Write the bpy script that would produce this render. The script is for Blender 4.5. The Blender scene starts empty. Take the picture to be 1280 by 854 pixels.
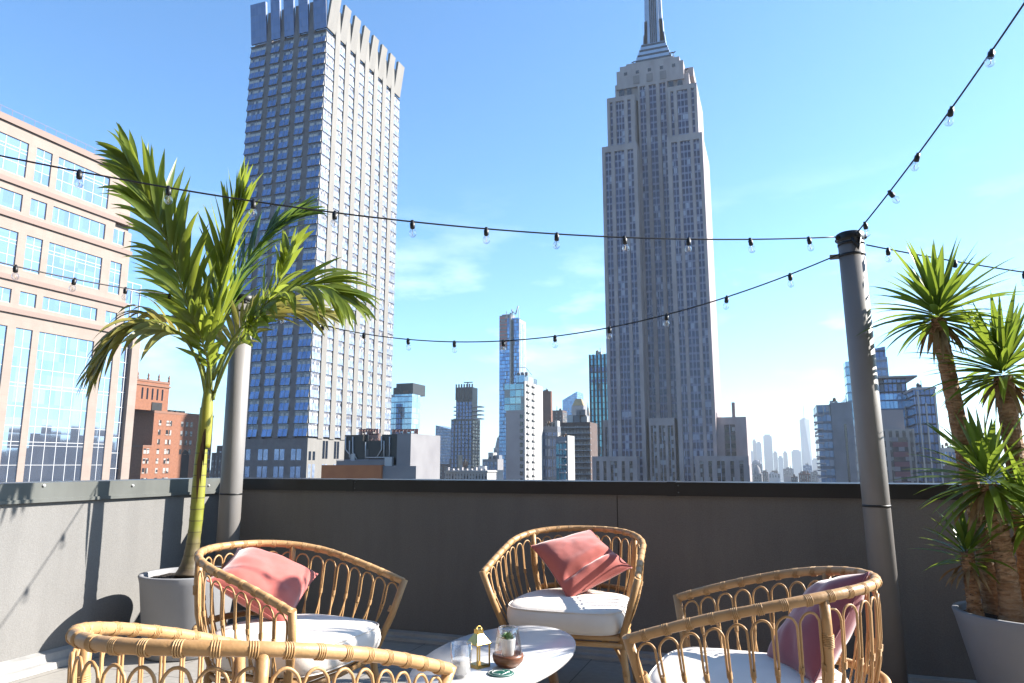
import bpy, math, random
from mathutils import Vector, Matrix, noise
R = math.radians
rnd = random.Random(7)
scene = bpy.context.scene
col = scene.collection
PI = math.pi

# ------------------------------------------------------------------ survey helpers
F, CX, CY = 900.0, 640.0, 427.0
YAW, PITCH, EYE = R(19.9), math.atan(153 / 900.0), 1.25
fw = Vector((-math.sin(YAW) * math.cos(PITCH), math.cos(YAW) * math.cos(PITCH), math.sin(PITCH)))
rt = Vector((math.cos(YAW), math.sin(YAW), 0))
upv = rt.cross(fw)
CAM = Vector((0, 0, EYE))
GROUND = -88.0

def ray(x, y): return fw * F + rt * (x - CX) + upv * (CY - y)
def onY(x, y, Y): r = ray(x, y); return CAM + r * (Y / r.y)
def onX(x, y, X): r = ray(x, y); return CAM + r * (X / r.x)
def dep(x, y, d):
    r = ray(x, y); return CAM + r * (d / (r.x * -math.sin(YAW) + r.y * math.cos(YAW)))

# ------------------------------------------------------------------ object helpers
def tag(o, label=None, cat=None, group=None, kind=None):
    if label: o['label'] = label
    if cat: o['category'] = cat
    if group: o['group'] = group
    if kind: o['kind'] = kind
    return o

def empty(name, loc=(0, 0, 0), rz=0, label=None, cat=None, group=None):
    o = bpy.data.objects.new(name, None); col.objects.link(o)
    o.location = loc; o.rotation_euler = (0, 0, rz); o.empty_display_size = .2
    return tag(o, label, cat, group)

class MB:
    def __init__(s): s.v = []; s.f = []; s.sm = []; s.mi = []; s.cur = 0
    def add(s, vs, fs, smooth=False):
        b = len(s.v); s.v += [Vector(v) for v in vs]
        for f in fs: s.f.append([b + i for i in f]); s.sm.append(smooth); s.mi.append(s.cur)
        return s
    def box(s, x0, x1, y0, y1, z0, z1):
        return s.add([(x0, y0, z0), (x1, y0, z0), (x1, y1, z0), (x0, y1, z0), (x0, y0, z1), (x1, y0, z1), (x1, y1, z1), (x0, y1, z1)],
                     [(0, 3, 2, 1), (4, 5, 6, 7), (0, 1, 5, 4), (1, 2, 6, 5), (2, 3, 7, 6), (3, 0, 4, 7)])
    def frustum(s, a, za, b, zb):   # a, b = (x0,x1,y0,y1)
        return s.add([(a[0], a[2], za), (a[1], a[2], za), (a[1], a[3], za), (a[0], a[3], za), (b[0], b[2], zb), (b[1], b[2], zb), (b[1], b[3], zb), (b[0], b[3], zb)],
                     [(0, 3, 2, 1), (4, 5, 6, 7), (0, 1, 5, 4), (1, 2, 6, 5), (2, 3, 7, 6), (3, 0, 4, 7)])
    def tube(s, pts, r, n=8, cap=True, smooth=True):
        pts = [Vector(p) for p in pts]; m = len(pts)
        rr = r if hasattr(r, '__len__') else [r] * m
        vs = []; prev = None
        for i, p in enumerate(pts):
            t = (pts[min(i + 1, m - 1)] - pts[max(i - 1, 0)])
            t = t.normalized() if t.length > 1e-9 else Vector((0, 0, 1))
            if prev is None:
                a = Vector((0, 0, 1)) if abs(t.z) < .9 else Vector((1, 0, 0))
                nrm = t.cross(a).normalized()
            else:
                nrm = prev - t * prev.dot(t); nrm.normalize()
            prev = nrm; bn = t.cross(nrm)
            for k in range(n):
                a = 2 * PI * k / n; vs.append(p + (nrm * math.cos(a) + bn * math.sin(a)) * rr[i])
        fs = []
        for i in range(m - 1):
            for k in range(n):
                k2 = (k + 1) % n; fs.append((i * n + k, i * n + k2, (i + 1) * n + k2, (i + 1) * n + k))
        s.add(vs, fs, smooth)
        if cap:
            b = len(s.v) - m * n
            s.f.append([b + k for k in range(n)][::-1]); s.sm.append(False); s.mi.append(s.cur)
            s.f.append([b + (m - 1) * n + k for k in range(n)]); s.sm.append(False); s.mi.append(s.cur)
        return s
    def lathe(s, prof, c=(0, 0, 0), n=40, smooth=True):
        c = Vector(c); vs = []
        for r, z in prof:
            for k in range(n):
                a = 2 * PI * k / n; vs.append(c + Vector((r * math.cos(a), r * math.sin(a), z)))
        fs = []
        for i in range(len(prof) - 1):
            for k in range(n):
                k2 = (k + 1) % n; fs.append((i * n + k, i * n + k2, (i + 1) * n + k2, (i + 1) * n + k))
        return s.add(vs, fs, smooth)
    def sphere(s, c, r, n=12, m=8):
        pr = [(max(1e-4, math.sin(PI * i / m)) * r, -math.cos(PI * i / m) * r) for i in range(m + 1)]
        return s.lathe(pr, c, n)
    def build(s, name, mats, parent=None, loc=None):
        """vertices are in the space of `parent`, or in world space (loc given = origin to take off)"""
        o0 = Vector(loc) if loc is not None else Vector((0, 0, 0))
        me = bpy.data.meshes.new(name)
        me.from_pydata([tuple(v - o0) for v in s.v], [], s.f)
        me.polygons.foreach_set('use_smooth', s.sm)
        if not isinstance(mats, (list, tuple)): mats = [mats]
        for m in mats: me.materials.append(m)
        if len(mats) > 1: me.polygons.foreach_set('material_index', s.mi)
        me.update()
        o = bpy.data.objects.new(name, me); col.objects.link(o)
        if parent is not None: o.parent = parent
        elif loc is not None: o.location = loc
        return o

def copy_tree(o, parent=None):
    c = o.copy(); col.objects.link(c); c.parent = parent
    for ch in o.children: copy_tree(ch, c)
    return c

# ------------------------------------------------------------------ materials
def nmat(name):
    m = bpy.data.materials.new(name); m.use_nodes = True
    nt = m.node_tree; b = nt.nodes['Principled BSDF']; return m, nt, b
def N(nt, t, **kw):
    n = nt.nodes.new(t)
    for k, v in kw.items():
        if k.startswith('_'): setattr(n, k[1:], v)
        else: n.inputs[k].default_value = v
    return n
def L(nt, a, b): nt.links.new(a, b)
KALB = .45   # the photograph is exposed for the shade: sunlit pale surfaces run to white
def scol(c, k): return tuple(x * k for x in c[:3])
def c4(c): return (c[0], c[1], c[2], 1)
def math_n(nt, op, a, b=None, c=None):
    n = nt.nodes.new('ShaderNodeMath'); n.operation = op
    for i, v in enumerate((a, b, c)):
        if v is None: continue
        if isinstance(v, (int, float)): n.inputs[i].default_value = v
        else: L(nt, v, n.inputs[i])
    return n.outputs[0]
def mixc(nt, f, a, b):
    n = nt.nodes.new('ShaderNodeMix'); n.data_type = 'RGBA'
    if isinstance(f, (int, float)): n.inputs[0].default_value = f
    else: L(nt, f, n.inputs[0])
    for i, v in ((6, a), (7, b)):
        if isinstance(v, (tuple, list)): n.inputs[i].default_value = c4(v)
        else: L(nt, v, n.inputs[i])
    return n.outputs[2]

def M(name, c, rough=.6, c2=None, vs=5, bump=0, bs=60, metal=0, spec=.5, stretch=None, sheen=0, det=4, trans=0, lo=.35, hi=.65, bdist=.01, streak=0):
    m, nt, b = nmat(name); k = 1 if metal > .4 else KALB; c = scol(c, k); c2 = scol(c2, k) if c2 else None
    b.inputs['Roughness'].default_value = rough; b.inputs['Metallic'].default_value = metal
    b.inputs['Specular IOR Level'].default_value = spec
    tc = N(nt, 'ShaderNodeTexCoord'); src = tc.outputs['Object']
    if stretch:
        mp = N(nt, 'ShaderNodeMapping'); mp.inputs['Scale'].default_value = stretch; L(nt, src, mp.inputs[0]); src = mp.outputs[0]
    if c2:
        n = N(nt, 'ShaderNodeTexNoise', Scale=vs, Detail=det); L(nt, src, n.inputs['Vector'])
        mr = N(nt, 'ShaderNodeMapRange'); mr.inputs[1].default_value = lo; mr.inputs[2].default_value = hi
        L(nt, n.outputs[0], mr.inputs[0]); L(nt, mixc(nt, mr.outputs[0], c, c2), b.inputs['Base Color'])
    else: b.inputs['Base Color'].default_value = c4(c)
    if streak and c2:
        mp2 = N(nt, 'ShaderNodeMapping'); mp2.inputs['Scale'].default_value = (5, 5, .7); L(nt, tc.outputs['Object'], mp2.inputs[0])
        n3 = N(nt, 'ShaderNodeTexNoise', Scale=1.6, Detail=7, Roughness=.65); L(nt, mp2.outputs[0], n3.inputs['Vector'])
        n4 = N(nt, 'ShaderNodeTexNoise', Scale=1.1, Detail=5); L(nt, tc.outputs['Object'], n4.inputs['Vector'])
        f = math_n(nt, 'MULTIPLY_ADD', math_n(nt, 'ADD', n3.outputs[0], n4.outputs[0]), streak, 1 - streak)
        old = b.inputs['Base Color'].links[0].from_socket; vm = N(nt, 'ShaderNodeVectorMath', _operation='SCALE'); L(nt, old, vm.inputs[0]); L(nt, f, vm.inputs['Scale']); L(nt, vm.outputs[0], b.inputs['Base Color'])
    if bump:
        n2 = N(nt, 'ShaderNodeTexNoise', Scale=bs, Detail=4); L(nt, src, n2.inputs['Vector'])
        bp = N(nt, 'ShaderNodeBump', Strength=bump, Distance=bdist); L(nt, n2.outputs[0], bp.inputs['Height']); L(nt, bp.outputs[0], b.inputs['Normal'])
    if sheen:
        b.inputs['Sheen Weight'].default_value = sheen; b.inputs['Sheen Roughness'].default_value = .4
    if trans: b.inputs['Subsurface Weight'].default_value = trans
    return m

def leaf_mat(name, c, c2, vs=3, rough=.38, tl=.45, tcol=(.3, .45, .06)):
    m, nt, b = nmat(name); c = scol(c, .85); c2 = scol(c2, .85); tcol = scol(tcol, .95)
    tc = N(nt, 'ShaderNodeTexCoord'); n = N(nt, 'ShaderNodeTexNoise', Scale=vs, Detail=3); L(nt, tc.outputs['Object'], n.inputs['Vector'])
    mr = N(nt, 'ShaderNodeMapRange'); mr.inputs[1].default_value = .35; mr.inputs[2].default_value = .65
    L(nt, n.outputs[0], mr.inputs[0]); cc = mixc(nt, mr.outputs[0], c, c2)
    L(nt, cc, b.inputs['Base Color']); b.inputs['Roughness'].default_value = rough
    t = N(nt, 'ShaderNodeBsdfTranslucent'); L(nt, mixc(nt, .6, cc, tcol), t.inputs[0])
    mx = N(nt, 'ShaderNodeMixShader', Fac=tl); L(nt, b.outputs[0], mx.inputs[1]); L(nt, t.outputs[0], mx.inputs[2])
    L(nt, mx.outputs[0], nt.nodes['Material Output'].inputs[0]); return m

def glass_mat(name, tint=(1, 1, 1), gl=.12, rough=.01):
    m, nt, b = nmat(name); nt.nodes.remove(b)
    fr = N(nt, 'ShaderNodeLayerWeight', Blend=.45)
    f = math_n(nt, 'MULTIPLY_ADD', fr.outputs['Facing'], .55, gl * .5)
    tr = N(nt, 'ShaderNodeBsdfTransparent'); tr.inputs[0].default_value = c4(tint)
    g = N(nt, 'ShaderNodeBsdfGlossy', Roughness=rough)
    mx = N(nt, 'ShaderNodeMixShader'); L(nt, f, mx.inputs[0]); L(nt, tr.outputs[0], mx.inputs[1]); L(nt, g.outputs[0], mx.inputs[2])
    L(nt, mx.outputs[0], nt.nodes['Material Output'].inputs[0]); return m

def MW(name, h, wf, glass, span, cw, blind=.2, bcol=(.55, .53, .5), mull=0.0, mcol=(.3, .3, .32), gmetal=.55, rough=.1, tilt=.02, h0=0.0, gl2=None, srough=.6, hm=0.0):
    """storeys of height h (window for the share wf, spandrel above), cells cw wide, some with blinds"""
    m, nt, b = nmat(name); span = scol(span, KALB); bcol = scol(bcol, KALB); mcol = scol(mcol, KALB)
    tc = N(nt, 'ShaderNodeTexCoord'); sp = N(nt, 'ShaderNodeSeparateXYZ'); L(nt, tc.outputs['Object'], sp.inputs[0])
    ge = N(nt, 'ShaderNodeNewGeometry'); sn = N(nt, 'ShaderNodeSeparateXYZ'); L(nt, ge.outputs['True Normal'], sn.inputs[0])
    sel = math_n(nt, 'GREATER_THAN', math_n(nt, 'ABSOLUTE', sn.outputs[0]), .6)
    u = math_n(nt, 'ADD', math_n(nt, 'MULTIPLY', sp.outputs[1], sel), math_n(nt, 'MULTIPLY', sp.outputs[0], math_n(nt, 'SUBTRACT', 1, sel)))
    z = math_n(nt, 'DIVIDE', math_n(nt, 'ADD', sp.outputs[2], h0), h); uu = math_n(nt, 'DIVIDE', u, cw)
    iz = math_n(nt, 'FLOOR', z); fz = math_n(nt, 'FRACT', z); iu = math_n(nt, 'FLOOR', uu); fu = math_n(nt, 'FRACT', uu)
    cb = N(nt, 'ShaderNodeCombineXYZ'); L(nt, iu, cb.inputs[0]); L(nt, iz, cb.inputs[1]); L(nt, math_n(nt, 'MULTIPLY', sel, 7.3), cb.inputs[2])
    wn = N(nt, 'ShaderNodeTexWhiteNoise'); L(nt, cb.outputs[0], wn.inputs[0])
    sc = N(nt, 'ShaderNodeSeparateXYZ'); L(nt, wn.outputs['Color'], sc.inputs[0])
    win = math_n(nt, 'LESS_THAN', fz, wf)
    gcol = mixc(nt, sc.outputs[2], glass, gl2 if gl2 else [x * .55 for x in glass])
    has = math_n(nt, 'LESS_THAN', wn.outputs['Value'], blind)
    low = math_n(nt, 'GREATER_THAN', fz, math_n(nt, 'MULTIPLY', sc.outputs[0], wf * .9))
    bl = math_n(nt, 'MULTIPLY', has, low)
    c = mixc(nt, bl, gcol, bcol)
    c = mixc(nt, win, span, c)
    isg = math_n(nt, 'MULTIPLY', win, math_n(nt, 'SUBTRACT', 1, bl))
    if mull:
        ml = math_n(nt, 'LESS_THAN', fu, mull)
        if hm: ml = math_n(nt, 'MAXIMUM', ml, math_n(nt, 'LESS_THAN', fz, hm))
        c = mixc(nt, ml, c, mcol); isg = math_n(nt, 'MULTIPLY', isg, math_n(nt, 'SUBTRACT', 1, ml))
    L(nt, c, b.inputs['Base Color'])
    L(nt, math_n(nt, 'MULTIPLY', isg, gmetal), b.inputs['Metallic'])
    L(nt, math_n(nt, 'MULTIPLY_ADD', isg, rough - srough, srough), b.inputs['Roughness'])
    if tilt:
        vm = N(nt, 'ShaderNodeVectorMath', _operation='SUBTRACT'); L(nt, wn.outputs['Color'], vm.inputs[0]); vm.inputs[1].default_value = (.5, .5, .5)
        v2 = N(nt, 'ShaderNodeVectorMath', _operation='SCALE'); L(nt, vm.outputs[0], v2.inputs[0]); L(nt, math_n(nt, 'MULTIPLY', isg, tilt), v2.inputs['Scale'])
        v3 = N(nt, 'ShaderNodeVectorMath', _operation='ADD'); L(nt, ge.outputs['Normal'], v3.inputs[0]); L(nt, v2.outputs[0], v3.inputs[1])
        v4 = N(nt, 'ShaderNodeVectorMath', _operation='NORMALIZE'); L(nt, v3.outputs[0], v4.inputs[0]); L(nt, v4.outputs[0], b.inputs['Normal'])
    return m

stucco = M('stucco', (.335, .328, .318), .85, (.40, .39, .38), 130, streak=.35, bump=.35, bs=160, spec=.25, bdist=.004, det=6)
stucco_shaded = M('shaded_stucco', (.31, .292, .278), .85, (.37, .348, .333), 130, streak=.32, bump=.35, bs=160, spec=.25, bdist=.004, det=6)  # darker copy of the stucco: the back wall's shade put into its colour
capm = M('cap_metal', (.20, .21, .195), .42, (.24, .25, .235), 3, streak=.5, spec=.4)
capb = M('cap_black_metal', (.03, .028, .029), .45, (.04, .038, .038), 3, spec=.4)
ledge_m = M('ledge_paint', (.70, .69, .67), .6, (.52, .51, .50), 8, streak=.4, bump=.1, bs=30)
post_m = M('post_paint', (.40, .375, .36), .5, (.45, .425, .41), 2.5, streak=.3, bump=.02, bs=200)
black_m = M('black_plastic', (.012, .012, .013), .45)
bulb_m = glass_mat('clear_bulb_glass', gl=.09)
glass_m = glass_mat('clear_glass', gl=.14)
fil_m = M('bulb_filament', (.3, .26, .2), .4, metal=.6)
rattan = M('rattan', (.92, .545, .24), .46, (.66, .35, .13), 9, bump=.12, bs=90, spec=.45, det=6, lo=.4, hi=.8)
rattan_b = M('rattan_binding', (.98, .61, .285), .5, (.86, .49, .20), 40, spec=.35)
canvas = M('white_canvas', (1.6, 1.46, 1.32), .9, (1.5, 1.37, 1.23), 6, bump=.25, bs=400, spec=.15, bdist=.003)
velvet = M('coral_velvet', (.88, .25, .215), .8, (.82, .225, .19), 14, bump=.08, bs=300, sheen=.7, spec=.15, bdist=.01)
velvet_shaded = M('coral_velvet_shaded', (.56, .18, .22), .8, (.51, .16, .20), 14, bump=.08, bs=300, sheen=.7, spec=.15, bdist=.01)  # coral velvet darkened towards purple, the pillow's shade mixed into the colour
pot_m = M('planter_concrete', (.46, .46, .48), .7, (.52, .52, .54), 2.2, bump=.05, bs=80)
soil_m = M('soil', (.03, .021, .015), .95, (.075, .055, .04), 45, bump=1, bs=60, bdist=.03)
brass = M('brass', (.62, .44, .15), .3, (.5, .34, .1), 20, metal=.85)
wood = M('table_leg_wood', (.42, .22, .085), .5, (.32, .15, .055), 6, stretch=(6, 6, 1))
bowl_m = M('turned_wood', (.36, .135, .05), .4, (.24, .075, .03), 30, stretch=(1, 1, 4))
table_m = M('white_tabletop', (1.25, 1.23, 1.22), .22, (1.1, 1.08, 1.07), 3, spec=.5)
white_m = M('white_ceramic', (1.4, 1.38, 1.35), .35)
wax_m = M('candle_wax', (1.7, 1.66, 1.6), .5)
green_m = M('coaster_green', (.0, .17, .12), .5, (.0, .14, .10), 60)
succ_m = leaf_mat('succulent_leaf', (.05, .13, .03), (.09, .2, .05), 40, tl=.1)

# ------------------------------------------------------------------ the terrace
WX, WY = -4.36, 4.93
tile, nt, b = nmat('floor_tiles')
tc = N(nt, 'ShaderNodeTexCoord'); br = N(nt, 'ShaderNodeTexBrick', Scale=1.0)
br.offset = 0; br.inputs['Color1'].default_value = (.34, .32, .29, 1); br.inputs['Color2'].default_value = (.31, .29, .265, 1)
br.inputs['Mortar'].default_value = (.13, .12, .115, 1); br.inputs['Mortar Size'].default_value = .004
br.inputs['Brick Width'].default_value = .6; br.inputs['Row Height'].default_value = .6
L(nt, tc.outputs['Object'], br.inputs['Vector'])
nz = N(nt, 'ShaderNodeTexNoise', Scale=25, Detail=6); L(nt, tc.outputs['Object'], nz.inputs['Vector'])
mm = N(nt, 'ShaderNodeMix', _data_type='RGBA', _blend_type='MULTIPLY'); mm.inputs[0].default_value = .35
L(nt, br.outputs[0], mm.inputs[6]); L(nt, nz.outputs[0], mm.inputs[7]); L(nt, mm.outputs[2], b.inputs['Base Color']); b.inputs['Roughness'].default_value = .65
bp = N(nt, 'ShaderNodeBump', Strength=.2, Distance=.01); L(nt, nz.outputs[0], bp.inputs['Height']); L(nt, bp.outputs[0], b.inputs['Normal'])
tag(MB().box(WX - .4, 9, -6, WY + .4, -.5, 0).build('terrace_floor', tile), kind='structure')

# left parapet (sunlit), its cap with bolts, and the ledge at its foot
w = empty('parapet_wall', (WX, 0, 0), 0, 'low stucco parapet on the left in full sun, with tall grey metal cap and pale ledge at its foot', 'wall')
o = w.location
MB().box(WX - .25, WX, -6, WY + .25, .004, 1.10).build('wall', stucco, w, None).location = -o
c = MB(); c.box(WX - .29, WX + .022, -6, WY - .02, 1.012, 1.134); c.box(WX + .0221, WX + .034, -6, WY - .02, 1.012, 1.034)
co = c.build('cap', capm, w); co.location = -o
for px in (55, 166, 261):
    p = onX(px, 607, WX + .025); m = MB(); m.tube([(WX + .02, p.y, p.z), (WX + .03, p.y, p.z)], .009, 10)
    m.tube([(WX + .03, p.y, p.z), (WX + .034, p.y, p.z)], .006, 10)
    m.build('bolt', M('bolt_steel', (.7, .7, .7), .3, metal=.6) if px == 55 else bpy.data.materials['bolt_steel'], co)
m = MB(); m.add([(WX + .001, -6, .10), (WX + .001, WY, .10), (WX + .05, WY, .088), (WX + .05, -6, .088)], [(0, 3, 2, 1)])
m.add([(WX + .05, -6, .088), (WX + .05, WY, .088), (WX + .06, WY, .045), (WX + .06, -6, .045)], [(0, 3, 2, 1)])
m.add([(WX + .06, -6, .045), (WX + .06, WY, .045), (WX + .10, WY, .04), (WX + .10, -6, .04)], [(0, 3, 2, 1)])
m.add([(WX + .10, -6, .04), (WX + .10, WY, .04), (WX + .105, WY, .002), (WX + .105, -6, .002)], [(0, 3, 2, 1)])
m.build('ledge', ledge_m, w).location = -o

w = empty('parapet_wall', (0, WY, 0), 0, 'long low parapet across the back in shade, stucco tinted darker for shade, with black cap and one vertical joint', 'wall')
o = w.location
xj = onY(772, 650, WY).x
for a, bb in ((WX + .001, xj - .003), (xj + .003, 9)):
    MB().box(a, bb, WY, WY + .25, .004, 1.08).build('wall_panel', stucco_shaded, w).location = -o
MB().box(xj - .003, xj + .003, WY + .006, WY + .2, .004, 1.08).build('joint', black_m, w).location = -o
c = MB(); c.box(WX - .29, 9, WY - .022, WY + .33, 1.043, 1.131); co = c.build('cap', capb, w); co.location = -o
for k in range(4):
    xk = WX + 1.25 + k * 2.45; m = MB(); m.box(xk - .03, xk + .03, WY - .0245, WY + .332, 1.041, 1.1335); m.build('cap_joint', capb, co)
    for zz in (1.065, 1.11): m = MB(); m.sphere((xk + .045, WY - .0225, zz), .005, 8, 6); m.build('rivet', capm, co)
m = MB(); m.add([(WX, WY - .002, .055), (9, WY - .002, .055), (9, WY - .05, .05), (WX, WY - .05, .05)], [(0, 3, 2, 1)])
m.add([(WX, WY - .05, .05), (9, WY - .05, .05), (9, WY - .055, .028), (WX, WY - .055, .028)], [(0, 3, 2, 1)])
m.add([(WX, WY - .055, .028), (9, WY - .055, .028), (9, WY - .10, .024), (WX, WY - .10, .024)], [(0, 3, 2, 1)])
m.add([(WX, WY - .10, .024), (9, WY - .10, .024), (9, WY - .105, .002), (WX, WY - .105, .002)], [(0, 3, 2, 1)])
m.build('ledge', ledge_m, w).location = -o

# steel posts carrying the string lights
PR = Vector((.525, 4.56, 0)); PL = Vector((-4.0, 4.63, 0)); PTOP = 2.585; PTL = 2.58
def post(base, top, label, lean, rad):
    r = empty('light_post', base, 0, label, 'post', 'steel posts holding up the string lights')
    m = MB(); pts = [Vector((0, 0, .008)), Vector((lean.x * .5, lean.y * .5, top * .5)), Vector((lean.x, lean.y, top))]
    m.tube(pts, rad, 40); m.build('pole', post_m, r)
    m = MB(); m.lathe([(.02, .002), (.13, .002), (.13, .012), (rad, .013)], n=32); m.build('base_plate', post_m, r)
    for z, t_ in ((top - .12, .004), (top - .05, .004), (1.02, .003)):     # cable ties and a hose clip
        m = MB(); k = lean * (z / top); m.lathe([(rad + .0005, z - t_ * 2), (rad + .003, z - t_ * 2), (rad + .003, z + t_ * 2), (rad + .0005, z + t_ * 2)], k, 32); m.build('cable_tie', black_m, r)
    m = MB(); k = lean * .96; m.box(k.x - rad - .05, k.x - rad + .004, -.012, .012, top - .13, top - .105); m.build('hook_bracket', post_m, r)
    for a in (.6, 2.2, 3.7, 5.3): m = MB(); m.lathe([(.001, .02), (.009, .02), (.009, .012)], (math.cos(a) * .11, math.sin(a) * .11, .0), 8); m.build('anchor_bolt', capm, r)
    return r
leanR = Vector((-.035, 0, 0))
pr = post(PR, PTOP, 'grey steel post in front of the back parapet, its black cap holding four light strings', leanR, .071)
m = MB(); m.lathe([(.0725, PTOP - .035), (.076, PTOP - .03), (.078, PTOP + .012), (.064, PTOP + .02), (.001, PTOP + .02)], leanR, 32)
for a in (0, 1.2, 2.6, 3.6, 5.2):
    q = leanR + Vector((math.cos(a) * .077, math.sin(a) * .077, PTOP - .01)); m.sphere(q, .016, 8, 6)
m.tube([leanR + Vector((.0, -.076, PTOP - .03)), leanR + Vector((.03, -.080, PTOP - .10)), leanR + Vector((.045, -.066, PTOP - .03))], .009, 6)
m.build('cap', black_m, pr)
pl = post(PL, PTL, 'grey steel post in the left corner, partly hidden behind the palm', Vector((0, 0, 0)), .083)
m = MB(); m.lathe([(.0845, PTL - .035), (.088, PTL - .03), (.09, PTL + .012), (.07, PTL + .02), (.001, PTL + .02)], n=32); m.build('cap', black_m, pl)

# ------------------------------------------------------------------ string lights
def string(a, b_, sag, spacing, first, label, rscale=1, swing=.15):
    a = Vector(a); b_ = Vector(b_); n = 60
    Ln = (b_ - a).length
    def P(t): p = a.lerp(b_, t); p.z -= sag * 4 * t * (1 - t); return p
    r = empty('string_light', a, 0, label, 'string lights', 'light strings hung from the posts')
    m = MB(); m.tube([P(i / n) - a for i in range(n + 1)], .0042, 6); m.build('cable', black_m, r)
    s = first
    while s < Ln - .04:
        p = P(s / Ln) - a; g = random.Random(int(s * 1000) + len(label))
        d = Vector((g.uniform(-1, 1) * swing, g.uniform(-1, 1) * swing, -1)).normalized()
        m = MB(); m.tube([p + d * -.008, p + d * .004, p + d * .008, p + d * .034, p + d * .037], [.008, .009, .0135, .0125, .009], 10)
        so = m.build('lamp_socket', black_m, r)
        q = d.to_track_quat('Z', 'Y').to_matrix()
        m = MB(); prof = [(.0095, .034), (.0105, .040), (.0165, .045), (.0215, .052), (.0245, .062), (.0245, .070), (.0215, .080), (.0155, .088), (.008, .0925), (.0005, .094)]
        prof = [(r0 * .80, .034 + (z0 - .034) * .80) for r0, z0 in prof]; m.lathe(prof, n=16); m.v = [p + q @ v for v in m.v]; bo = m.build('bulb', bulb_m, so)
        m = MB(); m.tube([p + q @ Vector(v) for v in ((0, 0, .036), (.001, 0, .05), (.006, .002, .066), (-.005, 0, .074), (.004, -.003, .066), (0, 0, .052))], .0012, 5)
        m.build('filament', fil_m, so)
        s += spacing
    return r
topR = PR + leanR + Vector((0, 0, PTOP - .01)); topL = PL + Vector((0, 0, PTL - .01))
STR = []
def onward(a, e, k, sag):
    """the string goes on past the frame: far end for the same visible run"""
    a = Vector(a); e = Vector(e); q = a + (e - a) * k; q.z += 4 * sag * (1 / k) * (1 - 1 / k) * k; return q
Aend = dep(-40, 182, 3.05)
a_ = topR + Vector((-.07, -.05, 0)); string(a_, onward(a_, Aend, 1.26, .24) + Vector((0, 0, -.02)), .24, .385, .2, 'upper light string running left from the capped post, in front of the palm top')
string(PR + leanR * .95 + Vector((-.07, -.05, PTOP - .115)), topL + Vector((.06, -.05, -.02)), .43, .37, .28, 'lower light string sagging between the two grey posts')
Cend = onX(-40, 318, WX + .35)
a_ = topL + Vector((0, -.08, -.02)); string(a_, onward(a_, Cend, 2.0, .2), .2, .37, .3, 'light string running out of frame at left from the corner post behind the palm')
Dend = dep(1310, -40, 2.35)
a_ = topR + Vector((.03, -.06, .01)); string(a_, onward(a_, Dend, 2.6, .2), .2, .33, .12, 'light string climbing steeply from the capped post to the upper right corner', swing=.5)
Eend = dep(1400, 356, 3.9)
a_ = PR + leanR * .97 + Vector((.08, 0, PTOP - .06)); string(a_, onward(a_, Eend, 3.0, .15), .15, .36, .12, 'short light string leaving the capped post to the right, above the yucca')

# ------------------------------------------------------------------ planters
def planter(loc, rt_, rb, h, label):
    r = empty('planter', loc, 0, label, 'planter')
    m = MB(); m.lathe([(.001, .003), (rb - .01, .003), (rb, .012), (rt_ - .012, h - .05), (rt_, h - .006), (rt_ - .003, h), (rt_ - .028, h), (rt_ - .032, h - .006), (rt_ - .04, h - .12)], n=72)
    m.build('pot', pot_m, r)
    m = MB(); n = 14; k = 48; vs = [(0, 0, h - .03)]
    for i in range(1, n + 1):
        for j in range(k):
            a = 2 * PI * j / k; rr = (rt_ - .033) * i / n
            z = h - .035 + .022 * noise.noise(Vector((rr * math.cos(a) * 9, rr * math.sin(a) * 9, loc[0]))) + .012 * noise.noise(Vector((rr * math.cos(a) * 40, rr * math.sin(a) * 40, 3)))
            vs.append((rr * math.cos(a), rr * math.sin(a), z))
    fs = [(0, 1 + j, 1 + (j + 1) % k) for j in range(k)]
    for i in range(n - 1):
        for j in range(k): fs.append((1 + i * k + j, 1 + (i + 1) * k + j, 1 + (i + 1) * k + (j + 1) % k, 1 + i * k + (j + 1) % k))
    m.add(vs, fs, True); m.build('soil', soil_m, r)
    return r
PP = dep(237, 712, 5.12); PP.z = 0
planter(PP, .315, .25, .52, 'light grey round planter with the palm, by the sunlit left parapet')
PY_ = Vector((1.16, 4.36, 0))
planter(PY_, .36, .245, .53, 'grey tapered planter at the right with the yucca')

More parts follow.
